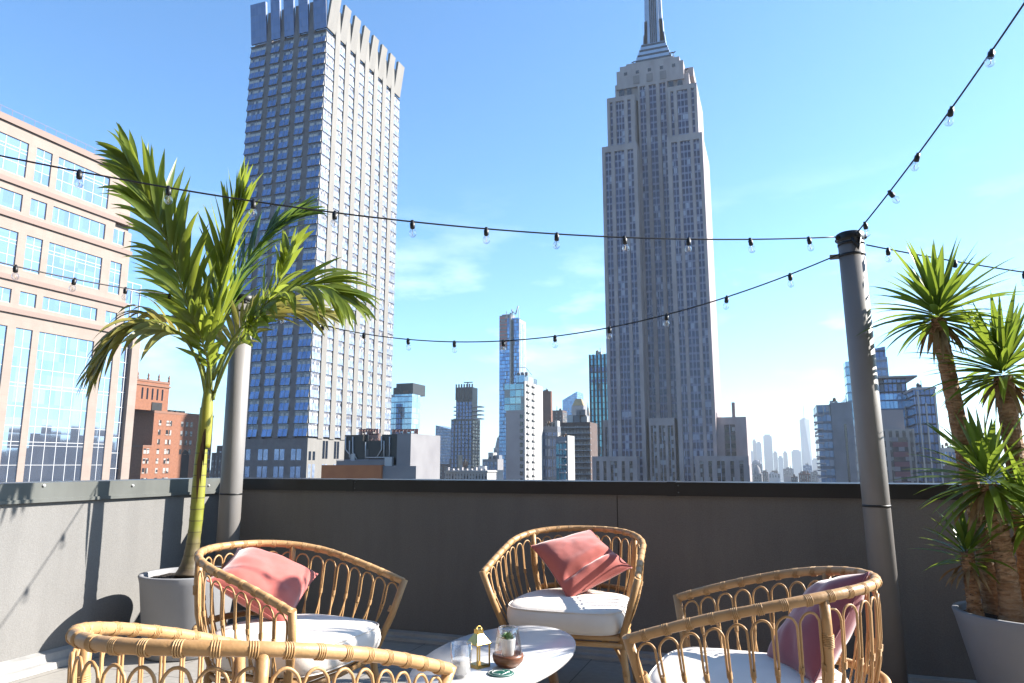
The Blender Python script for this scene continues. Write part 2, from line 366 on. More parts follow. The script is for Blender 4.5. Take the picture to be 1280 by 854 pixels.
# ------------------------------------------------------------------ palm
def spline(pts, n):
    pts = [Vector(p) for p in pts]; P = [pts[0] * 2 - pts[1]] + pts + [pts[-1] * 2 - pts[-2]]
    out = []
    seg = len(pts) - 1
    for i in range(n + 1):
        t = i / n * seg; k = min(int(t), seg - 1); u = t - k
        a, b1, c1, d = P[k], P[k + 1], P[k + 2], P[k + 3]
        out.append(.5 * ((2 * b1) + (c1 - a) * u + (2 * a - 5 * b1 + 4 * c1 - d) * u * u + (3 * b1 - a - 3 * c1 + d) * u ** 3))
    return out
def blade(m, p, d, n_, ln, wd, droop, fold=.25, seg=6, twist=0, peak=.4):
    """one pointed leaf: from p along d, its face normal near n_, bending down"""
    d = d.normalized(); pos = Vector(p); st = ln / seg; vs = []
    cur = Vector(d)
    for i in range(seg + 1):
        t = i / seg
        side = cur.cross(n_); side = side.normalized() if side.length > 1e-6 else Vector((1, 0, 0))
        nn = side.cross(cur)
        if twist: side = (side * math.cos(twist * t) + nn * math.sin(twist * t)); nn = side.cross(cur)
        ww = wd * (min(1, t / peak + .25) if t < peak else (1 - ((t - peak) / (1 - peak)) ** 1.7)) * .5
        ww = max(ww, .0006)
        vs += [pos + side * ww + nn * fold * ww, pos, pos - side * ww + nn * fold * ww]
        cur = (cur + Vector((0, 0, -droop / seg * (.4 + 1.2 * t)))).normalized(); pos = pos + cur * st
    fs = []
    for i in range(seg):
        a = i * 3; fs += [(a, a + 1, a + 4, a + 3), (a + 1, a + 2, a + 5, a + 4)]
    m.add(vs, fs, True)
palm_leaf = leaf_mat('palm_leaf', (.10, .15, .016), (.20, .25, .03), 7, tcol=(.52, .60, .07))
palm_leaf_d = leaf_mat('palm_leaf_dark', (.045, .09, .016), (.085, .13, .02), 7)
palm_leaf_y = leaf_mat('palm_leaf_yellow', (.16, .19, .03), (.42, .36, .10), 9, tcol=(.5, .42, .1))
rachis_m = M('palm_rachis', (.42, .46, .07), .45, (.30, .36, .06), 9)
trunk_m, nt, b = nmat('palm_trunk')
tc = N(nt, 'ShaderNodeTexCoord'); sp = N(nt, 'ShaderNodeSeparateXYZ'); L(nt, tc.outputs['Object'], sp.inputs[0])
nz = N(nt, 'ShaderNodeTexNoise', Scale=11, Detail=5); mp = N(nt, 'ShaderNodeMapping'); mp.inputs['Scale'].default_value = (2.2, 2.2, .6); L(nt, tc.outputs['Object'], mp.inputs[0]); L(nt, mp.outputs[0], nz.inputs['Vector'])
zz = math_n(nt, 'MULTIPLY_ADD', nz.outputs[0], .25, sp.outputs[2])
rp = N(nt, 'ShaderNodeValToRGB'); e = rp.color_ramp.elements
e[0].position = .10; e[0].color = (.085, .06, .035, 1); e[1].position = .22; e[1].color = (.15, .125, .045, 1)
for ps, cc in ((.34, (.19, .20, .022, 1)), (.62, (.24, .23, .025, 1)), (.85, (.20, .22, .025, 1))):
    q = e.new(min(ps, 1)); q.color = cc
L(nt, math_n(nt, 'MULTIPLY', math_n(nt, 'SUBTRACT', zz, .08), .8), rp.inputs[0])
rg = math_n(nt, 'LESS_THAN', math_n(nt, 'FRACT', math_n(nt, 'MULTIPLY_ADD', nz.outputs[0], .12, math_n(nt, 'MULTIPLY', sp.outputs[2], 13))), .10)
low = math_n(nt, 'LESS_THAN', sp.outputs[2], .85)
L(nt, mixc(nt, math_n(nt, 'MULTIPLY', math_n(nt, 'MULTIPLY', rg, low), .75), rp.outputs[0], (.07, .055, .02)), b.inputs['Base Color'])
b.inputs['Roughness'].default_value = .5
shaft_m = M('palm_crownshaft', (.62, .54, .06), .42, (.42, .46, .05), 5, stretch=(4, 4, .8))
dry_m = M('palm_dry_sheath', (.28, .15, .06), .8, (.18, .09, .035), 12, stretch=(6, 6, 1))

palm = empty('palm_tree', (PP.x, PP.y, .48), 0, 'young green palm with ringed yellow-green trunk in the light grey planter', 'palm')
po = palm.location.copy()
def pp(px, py, dd=0): return dep(px, py, 5.12 + dd) - po
tp = spline([pp(237, 718), pp(240, 690), pp(245, 650), pp(249, 600), pp(253, 550), pp(257, 510)], 60)
m = MB(); rr = []
for i in range(61):
    t = i / 60; base = .058 * math.exp(-t * 9) + .040 - .004 * t + .006 * math.sin(min(1, max(0, (t - .3) / .5)) * PI)
    ring = .0022 if (i % 4 == 0 and t < .5) else 0
    rr.append(base + ring)
m.tube(tp, rr, 20); m.build('trunk', trunk_m, palm)
m = MB(); m.tube(spline([pp(256, 560), pp(258, 520), pp(261, 480), pp(264, 440)], 24), [.034 + .012 * math.sin(PI * min(1, i / 16)) - .012 * (i / 24) for i in range(25)], 16); m.build('crownshaft', shaft_m, palm)
m = MB()
for k in range(3):
    q = pp(252 + k * 2.5, 560 - k * 12, -.05); blade(m, q, Vector((.02 * (k - 1), 0, -1)), Vector((0, -1, 0)), .38 - .06 * k, .035, 0, .6, 8, peak=.25)
m.build('dry_sheath', dry_m, palm)
def frond(pts, n, ln, mat, droop, nface, lw=.050, start=.22, sides=(1, -1), rr=.011, ang=.75, asym=(1, 1), seed=1, jit=.15):
    g = random.Random(seed); sp_ = spline(pts, 50); m = MB()
    m.tube(sp_, [rr * (1 - .8 * i / 50) + .0015 for i in range(51)], 8)
    fo = m.build('frond', rachis_m, palm); m = MB()
    nface = Vector(nface).normalized()
    for i in range(n):
        t = start + (1 - start) * (i + .5) / n
        k = t * 50; k0 = min(int(k), 49); p = sp_[k0].lerp(sp_[k0 + 1], k - k0); T = (sp_[k0 + 1] - sp_[k0]).normalized()
        S = T.cross(nface).normalized(); Nn = S.cross(T)
        pf = (.55 + .45 * math.sin(PI * min(1, (t - start) / (1 - start) * .75 + .2)))
        for sd, asy in zip(sides, asym):
            a = ang * (1 - .55 * (t - start) / (1 - start)) + g.uniform(-jit, jit)
            d = T * math.cos(a) + S * sd * math.sin(a) + Nn * g.uniform(-.1, .3)
            blade(m, p, d, Nn + S * g.uniform(-.5, .5), ln * pf * asy * g.uniform(.85, 1.12), lw * g.uniform(.8, 1.15), droop * g.uniform(.5, 1.5), .3, 7, twist=g.uniform(-.7, .7))
    m.build('leaflets', mat, fo)
V = Vector
frond([pp(258, 480), pp(246, 425, -.04), pp(228, 360, -.08), pp(208, 300, -.1), pp(185, 247, -.1), pp(158, 198, -.08)], 42, .54, palm_leaf, .75, (.55, -.8, .1), asym=(1, .8), ang=.55, seed=1, sides=(1, -1))
frond([pp(263, 470), pp(268, 410, .05), pp(277, 350, .06), pp(288, 300, .05), pp(300, 250, .0)], 40, .50, palm_leaf, .35, (-.2, -1, .1), ang=.48, seed=2, start=.12)
frond([pp(266, 470), pp(280, 400, .25), pp(305, 335, .35), pp(340, 292, .42), pp(368, 272, .45)], 34, .48, palm_leaf_d, .65, (-.3, -.8, .5), ang=.6, seed=3, start=.2)
frond([pp(266, 475), pp(290, 425, -.1), pp(330, 383, -.22), pp(370, 362, -.3), pp(400, 358, -.35), pp(424, 372, -.36)], 34, .46, palm_leaf, .95, (0, -.55, .8), ang=.85, seed=4, start=.25)
frond([pp(258, 500), pp(250, 460, -.1), pp(232, 425, -.2), pp(205, 405, -.28), pp(180, 402, -.32), pp(150, 420, -.35), pp(126, 455, -.36)], 38, .46, palm_leaf_y, 1.25, (-.2, -.6, .7), ang=.95, seed=5, start=.36, lw=.046)
frond([pp(266, 500), pp(280, 450, .05), pp(308, 405, .12), pp(350, 385, .18), pp(400, 392, .2)], 30, .42, palm_leaf_y, .7, (.1, -.5, .8), ang=.9, seed=6, start=.3, lw=.04)
frond([pp(268, 490), pp(290, 440, -.15), pp(318, 405, -.3), pp(350, 350, -.35), pp(366, 310, -.33)], 18, .32, palm_leaf, .4, (-.3, -.9, .4), ang=.8, seed=8, start=.3)
frond([pp(262, 490), pp(262, 460, -.1), pp(252, 425, -.2), pp(240, 395, -.28)], 14, .26, palm_leaf, .5, (.1, -.7, .6), ang=.8, seed=9, start=.3)

# ------------------------------------------------------------------ yucca
yleaf = leaf_mat('yucca_leaf', (.06, .12, .015), (.13, .19, .02), 5, rough=.33, tl=.42, tcol=(.36, .46, .05))
ytrunk = M('yucca_trunk', (.42, .22, .10), .9, (.78, .50, .29), 18, bump=.9, bs=30, bdist=.02, stretch=(1, 1, 3.5), det=6)
yfdead = M('dead_yucca_leaf', (.62, .42, .2), .8, (.40, .24, .11), 20)
yuc = empty('yucca', (PY_.x, PY_.y, .49), 0, 'yucca with several shaggy brown trunks and spiky green crowns in the right planter', 'yucca')
yo = yuc.location.copy()
def yp(px, py, dd=0): return dep(px, py, 3.74 + dd) - yo
def ytr(pts, r0, r1, seed):
    sp_ = spline(pts, 90); g = random.Random(seed); m = MB(); n = 18; vs = []
    for i, p in enumerate(sp_):
        t = i / 90; R0 = (r0 + (r1 - r0) * t) * (1 + .35 * math.exp(-t * 14))
        fr = (i % 4) / 4
        for k in range(n):
            a = 2 * PI * k / n
            rr = R0 * (1 + .10 * fr + .10 * noise.noise(Vector((k * .9, i * .45, seed * 3.1))) + g.uniform(-.03, .03))
            vs.append(p + Vector((math.cos(a) * rr, math.sin(a) * rr, g.uniform(-.002, .002))))
    fs = []
    for i in range(90):
        for k in range(n): fs.append((i * n + k, i * n + (k + 1) % n, (i + 1) * n + (k + 1) % n, (i + 1) * n + k))
    m.add(vs, fs, False)
    for q in range(130):      # stubs of old leaves
        i = g.randint(4, 88); a = g.uniform(0, 2 * PI); t = i / 90; R0 = (r0 + (r1 - r0) * t)
        d = Vector((math.cos(a), math.sin(a), g.uniform(-.6, .9)))
        blade(m, sp_[i] + Vector((math.cos(a), math.sin(a), 0)) * R0 * .95, d, Vector((0, 0, 1)), g.uniform(.008, .022), .014, .2, .2, 2)
    m.build('trunk', ytrunk, yuc); return sp_
def rosette(c, n, ln, seed, lw=.032, tilt=(0, 0, 1), low=1.95):
    g = random.Random(seed); m = MB(); tz = Vector(tilt).normalized(); q = tz.to_track_quat('Z', 'Y')
    for i in range(n):
        f = (i + .5) / n; th = low * f ** .75 + g.uniform(-.1, .1); ph = i * 2.39996 + g.uniform(-.25, .25)
        d = q @ Vector((math.sin(th) * math.cos(ph), math.sin(th) * math.sin(ph), math.cos(th)))
        p = c + (q @ Vector((math.cos(ph) * .02, math.sin(ph) * .02, .05 - .11 * f)))
        nrm = (q @ Vector((0, 0, 1))) - d * (q @ Vector((0, 0, 1))).dot(d)
        if nrm.length < .2: nrm = q @ Vector((-math.cos(ph), -math.sin(ph), .2))
        blade(m, p, d, nrm.normalized(), ln * g.uniform(.72, 1.1) * (.8 + .2 * math.sin(f * PI)), lw * g.uniform(.8, 1.15), .22 + .5 * f * g.uniform(.4, 1.2), .35, 7, twist=g.uniform(-.2, .2), peak=.32)
    m.build('leaf_crown', yleaf, yuc)
    m = MB()
    for i in range(16):
        ph = g.uniform(0, 6.28); th = g.uniform(1.9, 2.6); d = Vector((math.sin(th) * math.cos(ph), math.sin(th) * math.sin(ph), math.cos(th)))
        blade(m, c + Vector((math.cos(ph) * .03, math.sin(ph) * .03, -.06 - .05 * g.random())), d, Vector((math.cos(ph), math.sin(ph), .5)), ln * g.uniform(.3, .6), lw * .6, .9, .5, 6, twist=g.uniform(-1.5, 1.5))
    m.build('dead_leaves', yfdead, yuc)
s1 = ytr([yp(1246, 775, .12), yp(1232, 690, .12), yp(1210, 590, .14), yp(1190, 490, .15), yp(1178, 430, .15), yp(1173, 398, .15)], .044, .036, 1)
rosette(s1[-1] + Vector((0, 0, .035)), 92, .44, 11, lw=.042, low=1.85, tilt=(.05, 0, 1))
s2 = ytr([yp(1266, 780, -.08), yp(1256, 700, -.08), yp(1243, 640, -.08), yp(1236, 605, -.08)], .046, .038, 2)
rosette(s2[-1] + Vector((0, 0, .03)), 74, .40, 12, lw=.042, low=2.1, tilt=(-.15, -.1, 1))
s3 = ytr([yp(1290, 775, .05), yp(1284, 690, .05), yp(1270, 580, .03), yp(1258, 500, 0), yp(1254, 470, 0)], .047, .042, 3)
rosette(s3[-1] + Vector((0, 0, .035)), 96, .44, 13, lw=.042, low=1.95)
s4 = ytr([yp(1220, 772, 0), yp(1215, 735, 0), yp(1209, 690, 0)], .032, .028, 4)
rosette(s4[-1], 36, .25, 14, lw=.032, low=1.75)
s5 = ytr([yp(1300, 790, -.12), yp(1298, 720, -.12), yp(1288, 640, -.12)], .036, .032, 5)
rosette(s5[-1], 48, .34, 15, lw=.038)

# ------------------------------------------------------------------ rattan armchairs
RR, RL, RW, ZA, ZB, RB = .396, .36, .419, .666, .848, .421
def rail_poly(ku=1, kv=1, du=0, z=None, n=80):
    P = []
    for i in range(20):
        t = i / 20; P.append((RL * (1 - t), -(RW * (1 - t) + RR * t)))
    for i in range(n):
        a = -PI / 2 + PI * i / (n - 1); P.append((-RB * math.cos(a), RR * math.sin(a)))
    for i in range(1, 21):
        t = i / 20; P.append((RL * t, RR * (1 - t) + RW * t))
    out = []
    for u, v in P:
        k = min(1, max(0, (RL - u) / (RL + RB)))
        zz = ZA + (ZB - ZA) * (1 - (1 - k) ** 1.5) if z is None else z
        out.append(Vector((u * ku + du, v * kv, zz)))
    return out
def resample(P, n):
    d = [0]
    for i in range(1, len(P)): d.append(d[-1] + (P[i] - P[i - 1]).length)
    out = []; j = 0
    for i in range(n + 1):
        s = d[-1] * i / n
        while j < len(d) - 2 and d[j + 1] < s: j += 1
        u = (s - d[j]) / max(1e-9, d[j + 1] - d[j]); out.append(P[j].lerp(P[j + 1], min(1, u)))
    return out
NS = 520
ZS = .36
railP = resample(rail_poly(), NS)
kk = [ (p.x, p.y) for p in rail_poly()]
ringRaw = rail_poly(.80, .76, -.015, ZS)
# ring points matched to the rail by the same arc position
railRaw = rail_poly()
dd = [0]
for i in range(1, len(railRaw)): dd.append(dd[-1] + (railRaw[i] - railRaw[i - 1]).length)
ringP = []; j = 0
for i in range(NS + 1):
    s = dd[-1] * i / NS
    while j < len(dd) - 2 and dd[j + 1] < s: j += 1
    u = (s - dd[j]) / max(1e-9, dd[j + 1] - dd[j]); ringP.append(ringRaw[j].lerp(ringRaw[j + 1], min(1, u)))
RAILLEN = dd[-1]
def at_idx(A, f):
    f = max(0, min(1, f)) * NS; i = min(int(f), NS - 1); return A[i].lerp(A[i + 1], f - i)
def shell(f, t): # f along the rail, t height 0..1
    a = at_idx(ringP, f); b2 = at_idx(railP, f); p = a.lerp(b2, t)
    bul = .028 * math.sin(PI * t)
    ctr = Vector((.0, 0, p.z)); d = (p - ctr); d.normalize()
    return p + d * bul
def coil(m, c, axis, r, turns, pitch, rt_=.003):
    axis = axis.normalized(); a = Vector((0, 0, 1)) if abs(axis.z) < .9 else Vector((1, 0, 0))
    n1 = axis.cross(a).normalized(); n2 = axis.cross(n1); pts = []
    k = int(turns * 12)
    for i in range(k + 1):
        t = i / 12; pts.append(c + axis * ((t - turns / 2) * pitch) + (n1 * math.cos(2 * PI * t) + n2 * math.sin(2 * PI * t)) * r)
    m.tube(pts, rt_, 6)
def make_chair():
    r = empty('rattan_armchair', (0, 0, 0))
    RT = .0172
    m = MB(); g = random.Random(3)
    pts = [railP[i] for i in range(0, NS + 1, 4)]
    rad = [RT * (1 + .05 * noise.noise(Vector((i * .35, 0, 0)))) for i in range(len(pts))]
    m.tube(pts, rad, 14)
    top = m.build('arm_rail', rattan, r)
    m = MB(); m.tube([ringP[i] for i in range(0, NS + 1, 5)], .014, 10); m.tube([p + Vector((0, 0, -.035)) for p in ringP[::5]], .012, 8)
    m.tube([ringP[0], ringP[0].lerp(ringP[-1], .5) + Vector((.02, 0, 0)), ringP[-1]], .016, 10)
    q0, q1 = ringP[0] + Vector((0, 0, -.035)), ringP[-1] + Vector((0, 0, -.035))
    m.tube([q0, q0.lerp(q1, .5) + Vector((.02, 0, 0)), q1], .014, 10)
    ring = m.build('seat_ring', rattan, r)
    m = MB()
    nw = 26
    for i in range(nw): # woven seat: split canes across
        u = -.30 + .58 * i / (nw - 1)
        ys = [p.y for p in ringP if abs(p.x - u) < .012]
        if not ys: continue
        m.tube([(u, min(ys) * .98, ZS + .003), (u, 0, ZS - .004 + .004 * (i % 2)), (u, max(ys) * .98, ZS + .003)], .006, 6)
    m.build('seat', rattan, r)
    # posts: arm fronts and two at the back
    for f in (0, 1):
        m = MB(); a, b2 = at_idx(ringP, f), at_idx(railP, f)
        ext = (b2 - a).normalized()
        m.tube([a - ext * .05, a.lerp(b2, .5) + Vector((.012, 0, 0)), b2 + ext * .012], [.0155, .0165, .018], 12)
        fo = m.build('front_post', rattan, r)
        m = MB(); ctr = a.lerp(b2, .58); coil(m, ctr, ext, .0178, 6, .0052, .0022); m.build('binding', rattan_b, fo); m = MB(); coil(m, a.lerp(b2, .12), ext, .0168, 8, .0052, .0022); m.build('binding', rattan_b, fo)
    POSTF = (8.5 / 26.6, 1 - 8.5 / 26.6)
    for f in POSTF:
        m = MB(); pts = [shell(f, t) for t in (-.05, .2, .5, .8, .985)]
        m.tube(pts, .0165, 12); fo = m.build('back_post', rattan, r)
        m = MB(); coil(m, shell(f, .72), shell(f, .8) - shell(f, .6), .0178, 8, .0052, .0022); m.build('binding', rattan_b, fo)
    # arches
    NA = 26; fs = [(i + .75) / (NA + .5) for i in range(NA)]; df = 1 / (NA + .5)
    for i, f in enumerate(fs):
        tt = 1 - .030 / .36
        path = []
        for k in range(9): # up one side
            t = .0 + .62 * k / 8; o_ = .80 - .34 * min(1, t / .5) ** .8 if t < .5 else .46 - .03 * math.sin((t - .5) / .12 * PI / 2)
            path.append((f - df * o_, t))
        hgt = (at_idx(railP, f) - at_idx(ringP, f)).length
        arc = df * RAILLEN * .43 / hgt * 1.25
        tb = tt - arc
        path = [q for q in path if q[1] < tb - .02]
        path.append((f - df * .43, tb))
        for k in range(1, 12):
            a = PI * k / 12; path.append((f - df * .43 * math.cos(a), tb + arc * math.sin(a)))
        left = [q for q in path[:-11]]
        path += [(2 * f - a, t) for a, t in reversed(left)]
        g2 = random.Random(i)
        m = MB(); inn = .004 if i % 2 else -.004
        pts = []
        for a, t in path:
            p = shell(a, t); d = Vector((p.x, p.y, 0)).normalized(); pts.append(p + d * (inn if t < .5 else inn * .4) + Vector((g2.uniform(-1, 1), g2.uniform(-1, 1), 0)) * .0008)
        m.tube(pts, .0042, 7); ao = m.build('arch', rattan, r)
        m = MB(); c0 = at_idx(railP, f); ax = at_idx(railP, f + .004) - at_idx(railP, f - .004)
        coil(m, c0 + Vector((0, 0, -.0015)), ax, RT * 1.04, 4, .0058, .0021); m.build('binding', rattan_b, ao)
        if i < NA - 1:
            m = MB(); e = (f + fs[i + 1]) / 2; coil(m, shell(e, .545), shell(e, .6) - shell(e, .5), .0080, 6, .0040, .0016); m.build('binding', rattan_b, ao)
    # outer ring round the back
    m = MB(); pts = []
    for k in range(41):
        f = POSTF[0] + (POSTF[1] - POSTF[0]) * k / 40; p = shell(f, .30); d = Vector((p.x, p.y, 0)).normalized(); pts.append(p + d * (.022 + .012 * math.sin(PI * k / 40)))
    m.tube(pts, .0135, 10)
    bo = m.build('back_ring', rattan, r)
    m = MB()
    cpts = []
    for k in range(40 * 24):
        t = k / 24; i0 = int(t); c = pts[i0].lerp(pts[i0 + 1], t - i0); ax = (pts[i0 + 1] - pts[i0]).normalized(); n1 = ax.cross(Vector((0, 0, 1))).normalized(); n2 = ax.cross(n1)
        cpts.append(c + (n1 * math.cos(t * 2 * PI * 2.4) + n2 * math.sin(t * 2 * PI * 2.4)) * .0142)
    m.tube(cpts, .0026, 5); m.build('binding', rattan_b, bo)
    # legs
    for f, out in ((.012, (.05, -.04)), (.988, (.05, .04)), (POSTF[0], (-.07, -.06)), (POSTF[1], (-.07, .06))):
        a = at_idx(ringP, f); e = Vector((a.x + out[0], a.y + out[1], .006))
        m = MB(); pts = spline([a + Vector((0, 0, .02)), a + Vector((out[0] * .15, out[1] * .15, -.08)), a.lerp(e, .6) + Vector((0, 0, -.0)), e], 16)
        m.tube(pts, [.019 - .003 * i / 16 for i in range(17)], 12); lo = m.build('leg', rattan, r)
        m = MB(); coil(m, pts[3], pts[4] - pts[2], .0195, 9, .0052, .0022); m.build('binding', rattan_b, lo)
        m = MB(); coil(m, pts[9], pts[10] - pts[8], .0178, 5, .0052, .0022); m.build('binding', rattan_b, lo)
        inner = Vector((a.x * .45, a.y * .55, ZS - .045)) if f in (.012, .988) else Vector((a.x * .5, a.y * .5, ZS - .045))
        m = MB(); m.tube(spline([pts[9], pts[6].lerp(inner, .35) + Vector((0, 0, .01)), inner], 12), .009, 8); m.build('brace', rattan, lo)
    return r
poses = [(-2.18, 2.964, -3.25), (-1.127, 4.146, -88.2), (-.115, 2.936, 175.95), (-1.362, 1.689, 82.7)]
clab = ['rattan armchair beside the palm planter, with a coral pillow against its left side',
        'rattan armchair against the dark back parapet, facing the camera',
        'rattan armchair at the right with the shade-tinted coral pillow, turned towards the table',
        'rattan armchair nearest the camera at bottom left, seen from behind']
chair0 = make_chair()
chairs = []
for i, (x, y, a) in enumerate(poses):
    o = chair0 if i == 0 else copy_tree(chair0)
    o.location = (x, y, -.004 if i == 3 else 0); o.rotation_euler = (-.03 if i == 3 else 0, .020 if i == 3 else 0, R(a)); chairs.append(o)
    tag(o, clab[i], 'armchair', 'rattan armchairs around the white table')

# seat cushions
def make_cushion():
    m = MB(); out = []
    n = 96
    for k in range(n):
        a = 2 * PI * k / n; c_, s_ = math.cos(a), math.sin(a)
        ex = .42 if c_ > 0 else .75
        x = .368 * math.copysign(abs(c_) ** ex, c_) if c_ > 0 else .325 * math.copysign(abs(c_) ** .9, c_)
        y = .332 * math.copysign(abs(s_) ** (.5 if c_ > 0 else .85), s_)
        out.append((x, y))
    prof = [(.0, -.052), (.5, -.053), (.86, -.05), (.95, -.042), (.985, -.028), (1.0, -.002), (.99, .026), (.965, .042), (.90, .053), (.75, .060), (.5, .066), (.25, .069), (.0, .07)]
    vs = []
    for s_, z in prof:
        for (x, y) in out:
            ss = max(s_, .002); q = Vector((x * ss, y * ss, z * 1.22))
            q.z += .008 * noise.noise(Vector((x * 3 * ss, y * 3 * ss, 1))) * (1 if z > 0 else .3) + (.0025 * noise.noise(Vector((x * 14 * ss, y * 14 * ss, 4))) if z > 0 else 0)
            k2 = 1 + .012 * noise.noise(Vector((x * 9, y * 9, z * 20))); q.x *= k2; q.y *= k2
            vs.append(q)
    fs = []
    for i in range(len(prof) - 1):
        for k in range(n): fs.append((i * n + k, i * n + (k + 1) % n, (i + 1) * n + (k + 1) % n, (i + 1) * n + k))
    m.add(vs, fs, True)
    o = m.build('seat_cushion', canvas)
    for z, s_ in ((.052, .968), (-.052, .955)):
        m = MB(); pts = [Vector((x * s_, y * s_, z)) for x, y in out]; pts.append(pts[0]); m.tube(pts, .0032, 6, cap=False); m.build('piping', canvas, o)
    return o
culab = ['white seat cushion on the armchair beside the palm', 'white seat cushion on the armchair against the back parapet',
         'white seat cushion on the right armchair, under the shade-tinted coral pillow', 'white seat cushion on the nearest armchair, mostly hidden by its rattan back']
cu0 = make_cushion()
for i, (x, y, a) in enumerate(poses):
    o = cu0 if i == 0 else copy_tree(cu0)
    c_, s_ = math.cos(R(a)), math.sin(R(a)); du = .005
    o.location = (x + du * c_, y + du * s_, ZS + .076); o.rotation_euler = (0, 0, R(a))
    tag(o, culab[i], 'seat cushion', 'white seat cushions on the armchairs')

# pillows
def make_pillow(mat, seed, half=.215, th=.085, fold=0):
    n = 44; m = MB(); vs = []
    for s_ in (1, -1):
        for i in range(n + 1):
            for j_ in range(n + 1):
                a = -1 + 2 * i / n; c_ = -1 + 2 * j_ / n
                e = (1 - abs(a) ** 2.6) * (1 - abs(c_) ** 2.6); e = max(e, 0) ** .55
                pin = 1 - .085 * (1 - a * a) * abs(c_) ** 2; pin2 = 1 - .085 * (1 - c_ * c_) * abs(a) ** 2
                x = a * half * pin2; y = c_ * half * pin
                wr = .008 * noise.noise(Vector((a * 2.2, c_ * 2.2, seed + s_))) + .0018 * noise.noise(Vector((a * 6, c_ * 5, seed * 2 + s_)))
                edge = min(1, 3 * (1 - max(abs(a), abs(c_))))
                rad = math.sin(8 * math.atan2(c_, a) + seed) * .004 * (max(abs(a), abs(c_)) ** 2) * edge
                z = s_ * (th * e) + (wr * edge + rad) * s_
                if fold and s_ > 0:
                    q = a - .40 + .12 * c_; z -= fold * math.exp(-(q / .10) ** 2) * edge * (1 - .5 * max(0, c_)); z += .3 * fold * math.exp(-((q - .28) / .14) ** 2) * edge
                z += .022 * (a * c_) + .012 * noise.noise(Vector((a * 1.3, c_ * 1.3, seed + 9)))
                vs.append((x, y, z))
    fs = []; w = n + 1
    for i in range(n):
        for j_ in range(n):
            fs.append((i * w + j_, (i + 1) * w + j_, (i + 1) * w + j_ + 1, i * w + j_ + 1))
            b0 = w * w; fs.append((b0 + i * w + j_, b0 + i * w + j_ + 1, b0 + (i + 1) * w + j_ + 1, b0 + (i + 1) * w + j_))
    m.add(vs, fs, True); o = m.build('pillow', mat)
    m = MB(); pts = [Vector(vs[i * w]) for i in range(n + 1)] + [Vector(vs[n * w + j_]) for j_ in range(1, n + 1)] + [Vector(vs[i * w + n]) for i in range(n - 1, -1, -1)] + [Vector(vs[j_]) for j_ in range(n - 1, -1, -1)]
    m.tube(pts, .0035, 6, cap=False); m.build('seam', mat, o)
    return o
def place(o, c, nrm, xdir):
    z = Vector(nrm).normalized(); x = Vector(xdir); x = (x - z * x.dot(z)).normalized(); y = z.cross(x)
    mt = Matrix((x, y, z)).transposed().to_4x4(); mt.translation = Vector(c); o.matrix_world = mt
    q = mt.to_quaternion(); o.location = c; o.rotation_euler = q.to_euler()
p1 = make_pillow(velvet, 1.3); tag(p1, 'coral velvet pillow leaning in the armchair beside the palm', 'pillow', 'velvet pillows on the armchairs')
p2 = make_pillow(velvet, 4.1, fold=.042); tag(p2, 'coral velvet pillow standing on one corner in the back armchair', 'pillow', 'velvet pillows on the armchairs')
p3 = make_pillow(velvet_shaded, 7.7); tag(p3, 'coral velvet pillow tinted darker for shade, against the back of the right armchair', 'pillow', 'velvet pillows on the armchairs')
place(p1, (-2.416, 3.071, .680), (.552, -.142, .822), (.78, .438, -.448))
place(p2, (-1.123, 4.288, .690), (.20, -.55, .81), (.66, -.50, -.52))
place(p3, (.109, 3.058, .655), (-.768, -.159, .62), (.343, -.92, .188))

# ------------------------------------------------------------------ table and what stands on it
TZ = .47; TC = Vector((-1.13, 2.93, 0))
tb = empty('coffee_table', TC, 0, 'oval white coffee table on splayed wooden legs, between the armchairs', 'table')
m = MB(); n = 96; out = []
for k in range(n):
    a = 2 * PI * k / n; x = .285 * math.cos(a) * (1 + .10 * math.sin(a)); y = .60 * math.sin(a); out.append((x, y))
vs = []
for s_, z in ((.0, TZ - .022), (.97, TZ - .022), (.992, TZ - .017), (1, TZ - .010), (.996, TZ - .004), (.988, TZ), (0, TZ)):
    vs += [(x * max(s_, .002), y * max(s_, .002), z) for x, y in out]
fs = []
for i in range(6):
    for k in range(n): fs.append((i * n + k, i * n + (k + 1) % n, (i + 1) * n + (k + 1) % n, (i + 1) * n + k))
m.add(vs, fs, True); m.build('tabletop', table_m, tb)
for dx, dy in ((.12, .33), (-.12, .33), (.12, -.33), (-.12, -.33)):
    m = MB(); m.tube([(dx, dy, TZ - .022), (dx * 1.45, dy * 1.25, .004)], [.026, .014], 14); m.build('leg', wood, tb)
def tpt(px, py): r = ray(px, py); t = (TZ - EYE) / r.z; p = CAM + r * t; p.z = TZ + .0006; return p
# lantern
lp = tpt(598, 833)
ln_ = empty('lantern', lp, R(62), 'small brass lantern with pitched roof on the white table', 'lantern')
s = .041
m = MB(); m.box(-s, s, -s, s, 0, .008); m.box(-s * .8, s * .8, -s * .8, s * .8, .008, .012); m.build('base', brass, ln_)
for a in (-1, 1):
    for b2 in (-1, 1):
        m = MB(); m.box(a * s * .92 - .003, a * s * .92 + .003, b2 * s * .92 - .003, b2 * s * .92 + .003, .008, .105); m.build('corner_bar', brass, ln_)
m = MB(); m.box(-s * 1.08, s * 1.08, -s * 1.08, s * 1.08, .105, .109); m.frustum((-s * 1.05, s * 1.05, -s * 1.05, s * 1.05), .109, (-.016, .016, -.016, .016), .152); m.box(-.016, .016, -.016, .016, .152, .172)
for a in range(4):
    q = a * PI / 2; m.sphere((math.cos(q) * .015, math.sin(q) * .015, .174), .006, 8, 6)
m.build('roof', brass, ln_)
